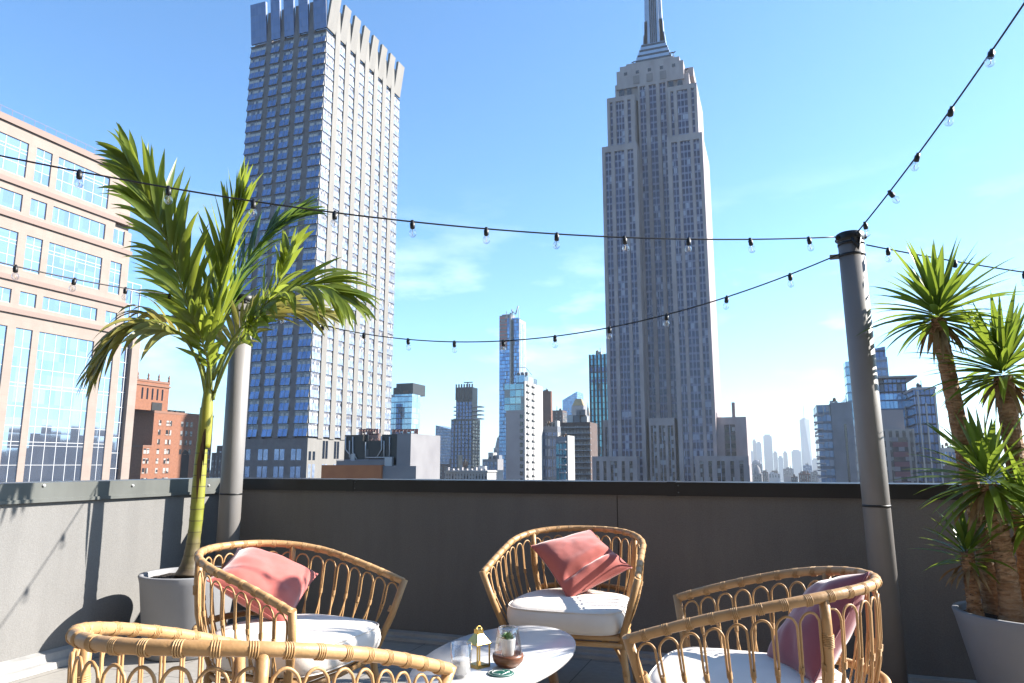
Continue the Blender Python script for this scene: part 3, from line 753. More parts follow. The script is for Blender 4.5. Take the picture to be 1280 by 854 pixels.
m = MB(); m.tube([(.02 * math.cos(t), 0,   .170 + .016 * math.sin(t)) for t in [PI * k / 10 for k in range(11)]], .002, 6); m.build('handle', brass, ln_)
ln_.scale = (.8, .8, .8)
# candle tumbler
gp = tpt(576, 846)
t_ = empty('candle_glass', gp, 0, 'ribbed clear tumbler half filled with white wax, at the left of the lantern', 'candle')
m = MB(); n = 40; vs = []
prof = [(.034, 0), (.037, .004), (.039, .118), (.0365, .118), (.034, .012), (.001, .012)]
for r0, z in prof:
    for k in range(n):
        a = 2 * PI * k / n; q = r0 * (1 + (.018 if k % 2 else -.01) * (z > .002)); vs.append((q * math.cos(a), q * math.sin(a), z))
m.add(vs, [(i * n + k, i * n + (k + 1) % n, (i + 1) * n + (k + 1) % n, (i + 1) * n + k) for i in range(5) for k in range(n)], True); m.build('tumbler', glass_m, t_)
m = MB(); m.lathe([(.001, .014), (.033, .014), (.0345, .062), (.03, .064), (.001, .062)], n=28); m.build('wax', wax_m, t_)
# terrarium
tp_ = tpt(635, 833)
t_ = empty('terrarium', tp_, 0, 'wooden bowl under a clear glass dome, at the right of the lantern', 'terrarium')
m = MB(); m.lathe([(.001, 0), (.036, 0), (.05, .006), (.066, .024), (.07, .042), (.067, .054), (.06, .055), (.058, .047), (.001, .045)], n=48); m.build('bowl', bowl_m, t_)
m = MB(); m.lathe([(.062, .054), (.062, .075), (.055, .12), (.048, .155), (.045, .163), (.041, .165), (.040, .162), (.043, .154), (.05, .12), (.058, .075)], n=48); m.build('glass_dome', glass_m, t_)
t_.scale = (.88, .88, .88)
t2 = empty('succulent_pot', tp_ + Vector((0, 0, .0412)), 0, 'tiny white pot with a green succulent inside the glass dome', 'potted plant')
m = MB(); m.lathe([(.001, 0), (.024, 0), (.026, .003), (.034, .068), (.034, .072), (.031, .072), (.03, .062), (.001, .062)], n=40); m.build('pot', white_m, t2)
m = MB(); g = random.Random(5)
for i in range(34):
    f = i / 34; th = 1.25 * f ** .7; ph = i * 2.4; d = Vector((math.sin(th) * math.cos(ph), math.sin(th) * math.sin(ph), math.cos(th)))
    blade(m, Vector((0, 0, .064)) + Vector((d.x, d.y, 0)) * .008, d, Vector((-math.cos(ph), -math.sin(ph), .8)), .035 * g.uniform(.8, 1.1), .014, -.1, .5, 4, peak=.5)
m.build('succulent', succ_m, t2)
t2.scale = (.88, .88, .88)
# coaster with a drawn white monogram
cp = tpt(626, 842.5)
t_ = empty('coaster', cp, 0, 'round dark green coaster with white monogram lying on the table', 'coaster')
m = MB(); m.lathe([(.001, 0), (.05, 0), (.051, .0015), (.05, .004), (.001, .004)], n=48); m.build('disc', green_m, t_)
m = MB(); pts = [(-.008 + .024 * math.cos(a), .026 * math.sin(a), .0042) for a in [R(55 + 250 * k / 20) for k in range(21)]]
m.tube(pts, .0016, 5); pts = [(.024, .026, .0042), (.02, .0, .0042), (.013, -.028, .0042)]; m.tube(pts, .0018, 5); m.tube([(.014, .012, .0042), (.03, .014, .0042)], .0014, 5)
m.tube([(.046 * math.cos(a), .046 * math.sin(a), .0042) for a in [2 * PI * k / 40 for k in range(41)]], .0007, 5)
m.build('monogram', white_m, t_)

# ------------------------------------------------------------------ the city
tag(MB().add([(-9000, -9000, GROUND), (9000, -9000, GROUND), (9000, 9000, GROUND), (-9000, 9000, GROUND)], [(0, 1, 2, 3)]).build('ground', M('asphalt', (.06, .06, .062), .9, (.09, .088, .085), .02)), kind='structure')
lime = M('limestone', (.70, .59, .585), .85, (.52, .43, .43), .22, stretch=(1, 1, .35), det=6)
lime_d = M('limestone_dark', (.42, .36, .36), .85, (.34, .29, .3), .3)
esb_win = MW('esb_windows', 3.7, .72, (.018, .028, .095), (.36, .38, .56), 1.6, .12, (.75, .78, .95), gmetal=.15, rough=.15, tilt=.05)
esb_low = MW('esb_low_windows', 3.7, .58, (.02, .022, .03), (.2, .165, .165), 1.6, .3, (.75, .73, .75), gmetal=.2, rough=.15, tilt=.05)
steel_m = M('mullion_steel', (.62, .64, .80), .5, metal=.2)
alu = M('mast_aluminium', (.34, .39, .48), .4, (.28, .33, .42), .3, metal=.45)
dark_glass = M('dark_glass', (.02, .03, .05), .08, spec=.8)
tower_base = dict(cat='skyscraper')

class B:
    """one building: an empty on the ground and parts given in world metres"""
    def __init__(s, name, label, x, y, cat='building', group=None):
        s.loc = Vector((x, y, GROUND)); s.r = empty(name, s.loc, 0, label, cat, group)
    def part(s, name, mb, mat, parent=None):
        o = mb.build(name, mat, parent or s.r); 
        for v in o.data.vertices: v.co -= s.loc
        o.data.update(); return o
    def box(s, name, mat, x0, x1, y0, y1, z0, z1, parent=None): return s.part(name, MB().box(x0, x1, y0, y1, z0, z1), mat, parent)

# --- the art deco tower
D = 340.0
def ex(px): return onY(px, 420, D).x
E_ = B('skyscraper', 'very tall grey limestone art deco skyscraper with stepped shoulders and metal mast', -47, 360, 'skyscraper')
def wing(name, x0, x1, y0, y1, z0, z1, cols, wmat=esb_win, zb=None, cap=3.2, cw=1.55, ledge=True, mat=lime):
    """a block whose front is piers and recessed window columns; cols = list of (x0,x1,n)"""
    zb = z0 if zb is None else zb; rec = .9
    m = MB(); m.box(x0, x1, y0 + rec, y1, z0, z1 - .01)
    xs = x0
    for a, b2, n in cols:
        m.box(xs, a, y0, y0 + rec, z0, z1); xs = b2
        m.box(a, b2, y0 + .02, y0 + rec, z1 - cap, z1 - .002)
        if zb > z0: m.box(a, b2, y0 + .02, y0 + rec, z0, zb)
    m.box(xs, x1, y0, y0 + rec, z0, z1)
    w_ = E_.part(name, m, mat)
    for a, b2, n in cols:
        ww = (b2 - a) / n
        for k in range(n):
            m = MB(); m.add([(a + k * ww + .12, y0 + rec - .05, zb), (a + (k + 1) * ww - .12, y0 + rec - .05, zb), (a + (k + 1) * ww - .12, y0 + rec - .05, z1 - cap), (a + k * ww + .12, y0 + rec - .05, z1 - cap)], [(0, 1, 2, 3)])
            E_.part('window_column', m, wmat, w_)
        m = MB()
        for k in range(1, n): 
            m.box(a + k * ww - .14, a + k * ww + .14, y0 + .35, y0 + rec - .06, zb, z1 - cap)
        if n > 1:
            for k in range(1, n):
                m = MB(); m.box(a + k * ww - .14, a + k * ww + .14, y0 + .35, y0 + rec - .06, zb, z1 - cap); E_.part('mullion', m, steel_m, w_)
    return w_
GZ = GROUND + .02
xl0, xl1, xr0, xr1 = ex(757.5), ex(803), ex(843), ex(889.5)
def cc(x0, x1, spec): W_ = x1 - x0; return [(x0 + W_ * a, x0 + W_ * b2, n) for a, b2, n in spec]
lw_cols = [(.09, .26, 2), (.36, .64, 3), (.73, .90, 2)]
wing('lower_wing', xl0, xl1, 340, 381, GZ, 160.3, cc(xl0, xl1, lw_cols), zb=-12)
wing('lower_wing', xr0, xr1, 340, 381, GZ, 160.5, cc(xr0, xr1, [(.12, .29, 2), (.37, .66, 3), (.74, .91, 2)]), zb=-12)
ul0, ul1, ur0, ur1 = xl0 + 2.2, xl1 - 1.2, xr0 + .6, xr1 - 1.9
wing('upper_wing', ul0, ul1, 344.5, 378, 160.3, 188.8, cc(ul0, ul1, [(.10, .20, 1), (.32, .62, 3), (.74, .86, 1)]), cap=2.5)
wing('upper_wing', ur0, ur1, 344.5, 378, 160.5, 189.2, cc(ur0, ur1, [(.10, .20, 1), (.32, .68, 3), (.80, .90, 1)]), cap=2.5)
bay = [(.06, .26, 2), (.38, .62, 2), (.74, .94, 2)]
wing('centre_bay', xl1 - .02, xr0 + .02, 349.0, 377, GZ, 196, cc(xl1, xr0, bay), zb=22, cap=1.2)
# projecting foot of the bay with pointed heads over the windows
pb = wing('centre_bay_foot', xl1 + 1.6, xr0 - 1.6, 341.0, 349, GZ, 22.4, cc(xl1 + 1.6, xr0 - 1.6, [(.06, .28, 2), (.38, .62, 2), (.72, .94, 2)]), esb_low, zb=-12, cap=3.5)
# lower steps
b0, b1, b2_, b3 = ex(741.5), ex(795), ex(864), ex(928)
six = [(.09, .16, 1), (.25, .32, 1), (.41, .56, 2), (.66, .73, 1), (.83, .90, 1)]
wing('base_block', b0, b1, 333, 340, GZ, 4.7, cc(b0, b1, six), esb_low, zb=-14, cap=2.2)
wing('base_block', b2_, b3, 333, 340, GZ, 4.7, cc(b2_, b3, six), esb_low, zb=-14, cap=2.2)
m0, m1, m2, m3 = ex(748.5), xl0 - .02, xr1 + .02, ex(926.5)
wing('side_block', m0, m1, 345, 385, GZ, 22.2, cc(m0, m1, [(.30, .80, 2)]), esb_low, zb=4, cap=3.4)
wing('side_block', m2, m3, 345, 385, GZ, 22.4, cc(m2, m3, [(.25, .62, 2)]), esb_low, zb=4, cap=3.4)
E_.box('bulkhead', lime_d, ex(908.5), ex(912.5), 350, 356, 22.4, 29.5)
# crown with shoulders
c0, c1 = ex(774), ex(866)
m = MB(); m.box(c0 - 1.2, c1 + 2.4, 352, 376, 188.7, 199.5); m.box(c0, c1, 350.5, 376.5, 196, 206.2); m.box(c0 + 1.8, c1 - 1.8, 350.502, 376, 206.2, 208.6); m.box(c0 + 5, c1 - 5, 352, 375, 208.6, 210.4); m.box(c1 + .02, c1 + 4.4, 356, 372, 199.5, 204.5)
cr = E_.part('crown', m, lime)
for k in range(3):
    xa = c0 + (c1 - c0) * (.30 + .2 * k); m = MB(); m.box(xa - 1.6, xa + 1.6, 350.2, 350.45, 197.5, 202); E_.part('ornament', m, lime_d, cr)
for k in range(5):
    xa = c0 + (c1 - c0) * (.14 + .18 * k); E_.box('crown_window', dark_glass, xa - .8, xa + .8, 350.40, 350.49, 203.2, 205.0, cr)
for xa in (c0 + 2.5, c0 + 6.5, c1 - 6.5, c1 - 2): E_.box('crown_window', dark_glass, xa - 1.3, xa + 1.3, 350.40, 350.49, 190.5, 195.5, cr)
cx = (ex(801) + ex(839)) / 2 + 1.2
hw = (ex(847) - ex(794)) / 2
for k in range(4):
    q = hw * (1 - .105 * k); za = 210.4 + k * 3.3
    m = MB(); m.box(cx - q, cx + q, 363 - q * .8, 363 + q * .8, za, za + 1.7); m.box(cx - q * .96, cx + q * .96, 363 - q * .76, 363 + q * .76, za + 1.7, za + 3.3)
    t_ = E_.part('deck_tier', m, alu)
    E_.box('tier_glazing', dark_glass, cx - q * .93, cx + q * .93, 363 - q * .77, 363 - q * .765, za + 1.85, za + 3.1, t_)
zb_ = 223.6
m = MB(); pw = hw * .33
m.frustum((cx - pw, cx + pw, 363 - pw, 363 + pw), zb_, (cx - pw * .8, cx + pw * .8, 363 - pw * .8, 363 + pw * .8), 275)
mast = E_.part('mast', m, alu)
for sx, sy in ((1, 0), (-1, 0), (0, 1), (0, -1)):
    m = MB()
    for st, (ra, rb_, zt_) in enumerate(((hw * .64, hw * .56, 231), (hw * .56, hw * .50, 239), (hw * .5, hw * .42, 264))):
        t_ = pw * .55
        if sx: m.frustum(sorted((cx + sx * pw * .5, cx + sx * ra)) + [363 - t_, 363 + t_], zb_, sorted((cx + sx * pw * .5, cx + sx * rb_)) + [363 - t_, 363 + t_], zt_)
    if sx: E_.part('mast_wing', m, alu, mast)
for k in range(4):
    xa = cx + (k - 1.5) * pw * .30; m = MB(); m.add([(xa - .42, 363 - pw - .02, zb_ + 1), (xa + .42, 363 - pw - .02, zb_ + 1), (xa + .42, 363 - pw * .8 - .04, 274), (xa - .42, 363 - pw * .8 - .04, 274)], [(0, 1, 2, 3)])
    E_.part('mast_glazing', m, dark_glass, mast)
for dx, dy, zz0 in ((-hw - .6, 356, 210.4), (hw - .5, 354, 210.4), (hw + 1, 354, 210.4), (-13.6, 353, 199.5), (c1 - cx + 1.2, 354, 199.6)):
    p = Vector((cx + dx, dy, zz0)); m = MB(); m.tube([p, p + Vector((0, 0, 3.2))], .18, 6); m.tube([p + Vector((-1, 0, 2.8)), p + Vector((1, 0, 3.3))], .28, 6); E_.part('antenna', m, black_m)

# --- the folded-front tower
T = B('hotel_tower', 'tall tower of folded window bays under slanted crown fins, half sunlit half shaded', -123, 175, 'skyscraper')
stone = M('pale_stone', (.40, .375, .345), .8, (.35, .33, .305), .5, stretch=(1, 1, .3))
stone_shaded = M('pale_stone_shaded', (.34, .30, .30), .8, (.27, .235, .24), .6)  # the same pale stone, darkened in colour for the shaded front
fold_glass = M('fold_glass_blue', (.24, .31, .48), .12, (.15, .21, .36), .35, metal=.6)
fold_pane = MW('fold_panes', 3.3, .95, (.16, .17, .22), (.4, .38, .36), .72, .62, (.95, .9, .88), mull=.10, mcol=(.5, .48, .46), gmetal=.2, rough=.2, h0=GROUND * 0)
sil = M('sill_metal', (.55, .52, .5), .4, metal=.3)
X0, X1, Y0, Y1 = -136.6, -111.12, 155.0, 196.6
ZB, NF, FH = 8.2, 34, 3.3; ZT = ZB + NF * FH
m = MB(); m.box(X0 + .6, X1 - .6, Y0 + .6, Y1, GZ, ZT + 1.2)
T.part('core', m, stone_shaded)
lb = [(-136.6, -131.4), (-129.5, -126.6), (-125.05, -121.9), (-120.0, -117.1), (-115.1, -111.12)]
rb2 = [(155.0, 158.9)]; yq = 158.9
for k in range(6): rb2.append((yq + 2.26, yq + 2.26 + 3.0)); yq += 5.26
rb2.append((yq + 2.26, 196.6))
# piers
for a, b2 in zip(lb[:-1], lb[1:]): T.box('pier', stone_shaded, a[1], b2[0], Y0 - .15, Y0 + .6, ZB - .5, ZT + 10.0)
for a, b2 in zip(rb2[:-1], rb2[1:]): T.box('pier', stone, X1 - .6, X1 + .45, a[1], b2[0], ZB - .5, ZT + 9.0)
def fbay(a, b2, face):
    """storeys of a bay as one folded sheet: glass leaning out over upright panes, ribbons of mullion on its folds"""
    OUT = .55 if face == 'f' else .30
    def q(u, o_, z): return (u, Y0 - o_, z) if face == 'f' else (X1 + o_, u, z)
    npane = 3 if b2 - a > 3.5 else 2
    prof = []
    for k in range(NF):
        z0 = ZB + k * FH; zm = z0 + FH * .58; z1 = z0 + FH
        prof += [(OUT, z0), (.12, zm), (.10, z1 - .14)]
    prof.append((OUT, ZT))
    m = MB(); vs = [q(u, o_, z) for o_, z in prof for u in (a, b2)]
    m.v += [Vector(v) for v in vs]
    for i in range(len(prof) - 1): m.f.append([2 * i, 2 * i + 1, 2 * i + 3, 2 * i + 2]); m.sm.append(False); m.mi.append(i % 3)
    for e in (0, 1):           # cheeks closing the folds at both ends
        b0 = len(m.v); m.v += [Vector(q((a, b2)[e], -.2, z)) for o_, z in prof]
        for i in range(len(prof) - 1): m.f.append([2 * i + e, 2 * i + 2 + e, b0 + i + 1, b0 + i]); m.sm.append(False); m.mi.append(2)
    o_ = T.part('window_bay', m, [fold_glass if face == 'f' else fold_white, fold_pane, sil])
    for j_ in range(npane + 1):
        u = a + (b2 - a) * j_ / npane; h_ = .07; m = MB()
        m.v += [Vector(q(u + d_, o2 + .05, z)) for o2, z in prof for d_ in (-h_, h_)]
        for i in range(len(prof) - 1): m.f.append([2 * i, 2 * i + 1, 2 * i + 3, 2 * i + 2]); m.sm.append(False); m.mi.append(0)
        T.part('mullion', m, sil, o_)
    # slanted crown panel over the bay
    zc = ZT + 1.0; m = MB(); e = 1.7; hgt = 11.8 if face == 'f' else 10.6
    def w8(o0, o1, u0, u1): return [q(u0, o0, zc), q(u1, o0, zc), q(u1, o0 - .5, zc), q(u0, o0 - .5, zc), q(u0, o1, zc + hgt), q(u1, o1, zc + hgt), q(u1, o1 - .8, zc + hgt), q(u0, o1 - .8, zc + hgt)]
    m.add(w8(.25, e, a - .1, b2 + .1), [(0, 3, 2, 1), (4, 5, 6, 7), (0, 1, 5, 4), (1, 2, 6, 5), (2, 3, 7, 6), (3, 0, 4, 7)])
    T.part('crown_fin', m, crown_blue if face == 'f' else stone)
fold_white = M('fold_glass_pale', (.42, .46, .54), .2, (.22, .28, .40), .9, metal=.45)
crown_blue = MW('crown_panel', 2.2, .96, (.15, .18, .28), (.08, .09, .13), 1.0, 0, mull=.06, mcol=(.14, .15, .2), gmetal=.5, rough=.25, tilt=.01, gl2=(.12, .15, .24))
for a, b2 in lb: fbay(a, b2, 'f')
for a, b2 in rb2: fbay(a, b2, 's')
# plain stone foot with a few windows
m = MB(); m.box(X0, X1, Y0, Y0 + .6, GZ, ZB - .5); m.box(X1 - .6, X1 - .001, Y0 + .6, Y1, GZ, ZB - .5); ft = T.part('foot_wall', m, stone_shaded)
m = MB(); m.box(X1 - .55, X1 + .15, Y0 + .001, Y1, GZ, ZB - .5); fs_ = T.part('foot_wall', m, stone)
for xa in (-131.5, -126.0, -120.9, -115.8):
    for k in range(3):
        for dx in (0, 1.7): T.box('window', fold_glass, xa + dx, xa + dx + 1.35, Y0 - .06, Y0 + .01, 2.2 - k * 4.4, 5.2 - k * 4.4 - .2, ft)
for a, b2 in rb2:
    for u in (a + (b2 - a) * .28, a + (b2 - a) * .72):
        T.box('window', dark_glass, X1 + .155, X1 + .2, u - .5, u + .5, 2.6 if a != rb2[0][0] else 2.2, ZB - 1.0 if a != rb2[0][0] else 4.4, fs_)
        T.box('window', fold_white, X1 + .155, X1 + .21, u - .5, u + .5, -2.2, 1.2, fs_)

# --- the pink stone office block at the left
PXF = -89.0
O = B('office_block', 'pink stone office block at far left with large gridded sky-blue windows', -110, 66, 'office building')
pink = M('pink_stone', (.54, .425, .36), .75, (.48, .375, .315), .6)
nt = pink.node_tree; b = nt.nodes['Principled BSDF']   # thin joints between the stone slabs
tc = N(nt, 'ShaderNodeTexCoord'); sp = N(nt, 'ShaderNodeSeparateXYZ'); L(nt, tc.outputs['Object'], sp.inputs[0])
jz = math_n(nt, 'LESS_THAN', math_n(nt, 'FRACT', math_n(nt, 'DIVIDE', sp.outputs[2], 1.05)), .045)
jy = math_n(nt, 'LESS_THAN', math_n(nt, 'FRACT', math_n(nt, 'DIVIDE', sp.outputs[1], 1.45)), .03)
old = b.inputs['Base Color'].links[0].from_socket
L(nt, mixc(nt, math_n(nt, 'MULTIPLY', math_n(nt, 'MAXIMUM', jz, jy), .45), old, (.2, .14, .12)), b.inputs['Base Color'])
pink_d = M('cornice_stone', (.46, .33, .28), .8)
white_fr = M('window_frame_pale', (.85, .85, .87), .5)
off_glass = MW('office_glass', 1.9, 1.0, (.34, .40, .53), (.3, .35, .45), 1.4, .0, gmetal=.85, rough=.04, tilt=.03, gl2=(.27, .33, .46))
ZR = 44.4
cols_ = [(52.0, 61.4, 6), (62.5, 64.7, 2), (65.6, 73.7, 6), (75.1, 77.0, 2)]
rows_ = [(37.6, 42.3, 3), (33.0, 35.3, 1), (25.6, 30.3, 3), (21.1, 22.9, 1), (-16.0, 18.2, 14)]
# wall as piers and bands leaving the openings free
m = MB(); m.box(PXF - 30, PXF - .5, 36, 78.0, GZ, ZR - .3)
bands = []; zs_ = [GZ] + [v for r_ in reversed(rows_) for v in (r_[0], r_[1])] + [ZR]
def endy(z): return 75.25 if z > 36.5 else 78.2
for i in range(0, len(zs_), 2):
    z0, z1 = zs_[i], zs_[i + 1]; m.box(PXF - .5, PXF, 36, endy(z1), z0, z1)
for z0, z1, n in rows_:
    ys = 36
    for a, b2, k in cols_:
        if b2 > endy(z1): continue
        m.box(PXF - .5, PXF - .002, ys, a, z0, z1); ys = b2
    m.box(PXF - .5, PXF - .002, ys, endy(z1), z0, z1)
wl = O.part('wall', m, pink)
m = MB(); m.box(PXF - 29, PXF - .6, 75.2, 78.19, GZ, 36.45)
for zc, ye in ((36.55, 78.5), (32.2, 78.4), (24.3, 78.4), (20.2, 78.4)):
    m = MB(); m.box(PXF - 1, PXF + .28, 36, ye, zc - .32, zc + .32); O.part('cornice', m, pink_d)
m = MB(); m.box(PXF - 30, PXF + .3, 36, 75.6, ZR - .5, ZR + .35); O.part('cornice', m, pink_d)
for zc, ya, ye in ((ZR + .35, 36, 75.4), (36.9, 75.6, 78.3)):
    m = MB()
    m.box(PXF - .04, PXF - .01, ya, ye, zc + .95, zc + .99)
    y = ya + .3
    while y < ye: m.box(PXF - .04, PXF - .01, y, y + .035, zc, zc + .95); y += 1.5
    O.part('railing', m, pink_d)
for z0, z1, n in rows_:
    for a, b2, k in cols_:
        if b2 > endy(z1): continue
        m = MB(); m.add([(PXF - .16, a, z0), (PXF - .16, b2, z0), (PXF - .16, b2, z1), (PXF - .16, a, z1)], [(0, 1, 2, 3)])
        wi = O.part('window', m, off_glass, wl)
        m = MB(); h_ = .04
        for j_ in range(k + 1):
            # outer lights narrower than the middle ones
            t = j_ / k if k == 2 else (0, .11, .305, .5, .695, .89, 1)[j_]
            y = a + (b2 - a) * t; m.box(PXF - .19, PXF - .13, y - h_, y + h_, z0, z1)
        if n > 1:
            step = (z1 - z0) / n
            for j_ in range(1, n):
                z = z0 + step * j_
                m.box(PXF - .185, PXF - .135, a, b2, z - h_ * .8, z + h_ * .8)
                if j_ % 3 == 2: m.box(PXF - .185, PXF - .135, a, b2, z + .42, z + .50)
        m.box(PXF - .195, PXF - .134, a, b2, z0, z0 + .09); m.box(PXF - .195, PXF - .134, a, b2, z1 - .09, z1)
        O.part('mullions', m, white_fr, wl)
# low glass wing at its far end
m = MB(); m.box(PXF - 12, PXF - .8, 78.25, 81.4, GZ, 27.0); gw = O.part('glass_wing', m, off_glass)
m = MB()
for y in (78.3, 79.8, 81.35): m.box(PXF - .79, PXF - .70, y - .05, y + .05, GZ, 28.2)
for k in range(20): m.box(PXF - .79, PXF - .71, 78.25, 81.4, 27 - k * 2.2 - .05, 27 - k * 2.2 + .05)
m.box(PXF - .79, PXF - .71, 78.25, 81.4, 28.1, 28.2)
O.part('mullions', m, white_fr, gw)
m = MB(); m.box(PXF - .8, PXF - .1, 80.2, 81.6, GZ, 19.8); O.part('corner_pier', m, pink)

# --- dark block across the avenue that the office windows mirror
G_ = B('brick_block', 'long dark brick block at the right edge behind the yucca', 76, 170, 'building')
m = MB(); m.box(64, 92, 60, 228, GZ, 8.5); m.box(66, 90, 84, 110, 8.5, 12); m.box(66, 90, 140, 150, 8.5, 14.5); m.box(66, 86, 190, 212, 8.5, 11.5)
gw = G_.part('wall', m, M('dark_brick', (.10, .07, .06), .9, (.07, .05, .045), 1))
gwin = MW('dark_windows', 3.6, 1, (.03, .03, .035), (.03, .03, .03), 1.4, .25, (.3, .3, .3), gmetal=.2)
for k in range(22):
    for q_ in range(3):
        y = 63 + k * 7.5; G_.box('window', gwin, 63.9, 64.03, y, y + 2.4, 5.0 - q_ * 4, 7.2 - q_ * 4, gw)

# --- red brick block with a tower
RBX = onY(185, 560, 215).x
K = B('brick_hotel', 'red brick block with an ornamented square tower, left of the palm trunk', RBX - 20, 235, 'building')
brick = M('red_brick', (.50, .205, .11), .85, (.41, .16, .085), 1.2, bump=.2, bs=8)
brick2 = M('red_brick_trim', (.42, .21, .14), .85)
def ky(px, py): return onX(px, py, RBX).y
y0k, y1k = ky(176, 590), ky(262, 590); zr = onX(215, 515, RBX).z; z2 = onX(180, 557, RBX).z
ym = ky(180, 530)
m = MB(); m.box(RBX - 22, RBX, ym + 4.5, y1k, GZ, zr); m.box(RBX - 22, RBX - .003, y0k, ym + 4.5, GZ, z2)
kw = K.part('wall', m, brick)
m = MB(); m.box(RBX - 22.1, RBX + .12, ym + 4.4, y1k + .1, zr - .9, zr); m.box(RBX - 22.1, RBX + .12, y0k - .1, ym + 4.39, z2 - .5, z2 + .15); K.part('cornice', m, brick2)
ya, yb = ky(173, 480), ky(215, 480)
zt_ = onX(195, 478, RBX).z
m = MB(); m.box(RBX - 12, RBX - 1.2, ya, yb, zr, zt_); tw = K.part('tower', m, brick)
m = MB(); m.box(RBX - 12.4, RBX - .8, ya - .4, yb + .4, zt_ - 1.5, zt_ - .9); m.box(RBX - 12.2, RBX - 1, ya - .2, yb + .2, zt_, zt_ + .8); K.part('tower_cornice', m, brick2, tw)
for k in range(4):
    y = ya + .5 + (yb - ya - 1) * k / 3; m = MB(); m.lathe([(.35, 0), (.5, .5), (.25, 1.0), (.45, 1.5), (.3, 2.1), (.05, 2.9)], (RBX - 1.2, y, zt_ + .8), 10); K.part('finial', m, brick2, tw)
for k in range(5):
    y = ya + (yb - ya) * (.2 + .15 * k); K.box('tower_opening', dark_glass, RBX - 1.22, RBX - 1.15, y - .38, y + .38, zr + (zt_ - zr) * .38, zr + (zt_ - zr) * .78, tw)
K.box('roof_shed', black_m, RBX - 5, RBX - .9, ya + (yb - ya) * .5, ya + (yb - ya) * .8, zr, zr + 3.2)
for k in range(3): K.box('roof_unit', black_m, RBX - 4, RBX - 2, yb + 2 + k * 3, yb + 4 + k * 3, zr, zr + .9)
winm = MW('brick_windows', 2.1, 1, (.05, .05, .055), (.05, .05, .05), 1.1, .55, (.55, .53, .5), gmetal=.2)
span = y1k - ym - 4.5
for rw in range(7):
    zc = zr - 4.6 - rw * 3.7
    for grp in ((.10,), (.22, .27), (.46,), (.54,), (.62,), (.78, .83), (.92, .97)) if rw < 4 else ((.10,), (.22, .27), (.46,) if rw < 4 else (), (.78, .83), (.92, .97)):
        for u in grp:
            y = ym + 4.5 + span * u; o_ = K.box('window', winm, RBX - .05, RBX + .03, y - .62, y + .62, zc - 1.0, zc + 1.0, kw)
            K.box('sill', brick2, RBX + .001, RBX + .14, y - .72, y + .72, zc - 1.15, zc - 1.0, o_)
    if zc < z2 - 2:
        for u in (.25, .62):
            y = y0k + (ym + 4.5 - y0k) * u; o_ = K.box('window', winm, RBX - .05, RBX + .03, y - .62, y + .62, zc - 1.0, zc + 1.0, kw)
            K.box('sill', brick2, RBX + .001, RBX + .14, y - .72, y + .72, zc - 1.15, zc - 1.0, o_)
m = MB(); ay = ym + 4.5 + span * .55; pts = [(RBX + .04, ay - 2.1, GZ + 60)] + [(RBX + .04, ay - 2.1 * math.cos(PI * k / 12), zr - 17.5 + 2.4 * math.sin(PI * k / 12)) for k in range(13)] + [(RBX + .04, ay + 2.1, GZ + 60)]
m.add(pts, [list(range(len(pts)))]); K.part('arched_opening', m, M('arch_shadow', (.05, .03, .025), .9), kw)

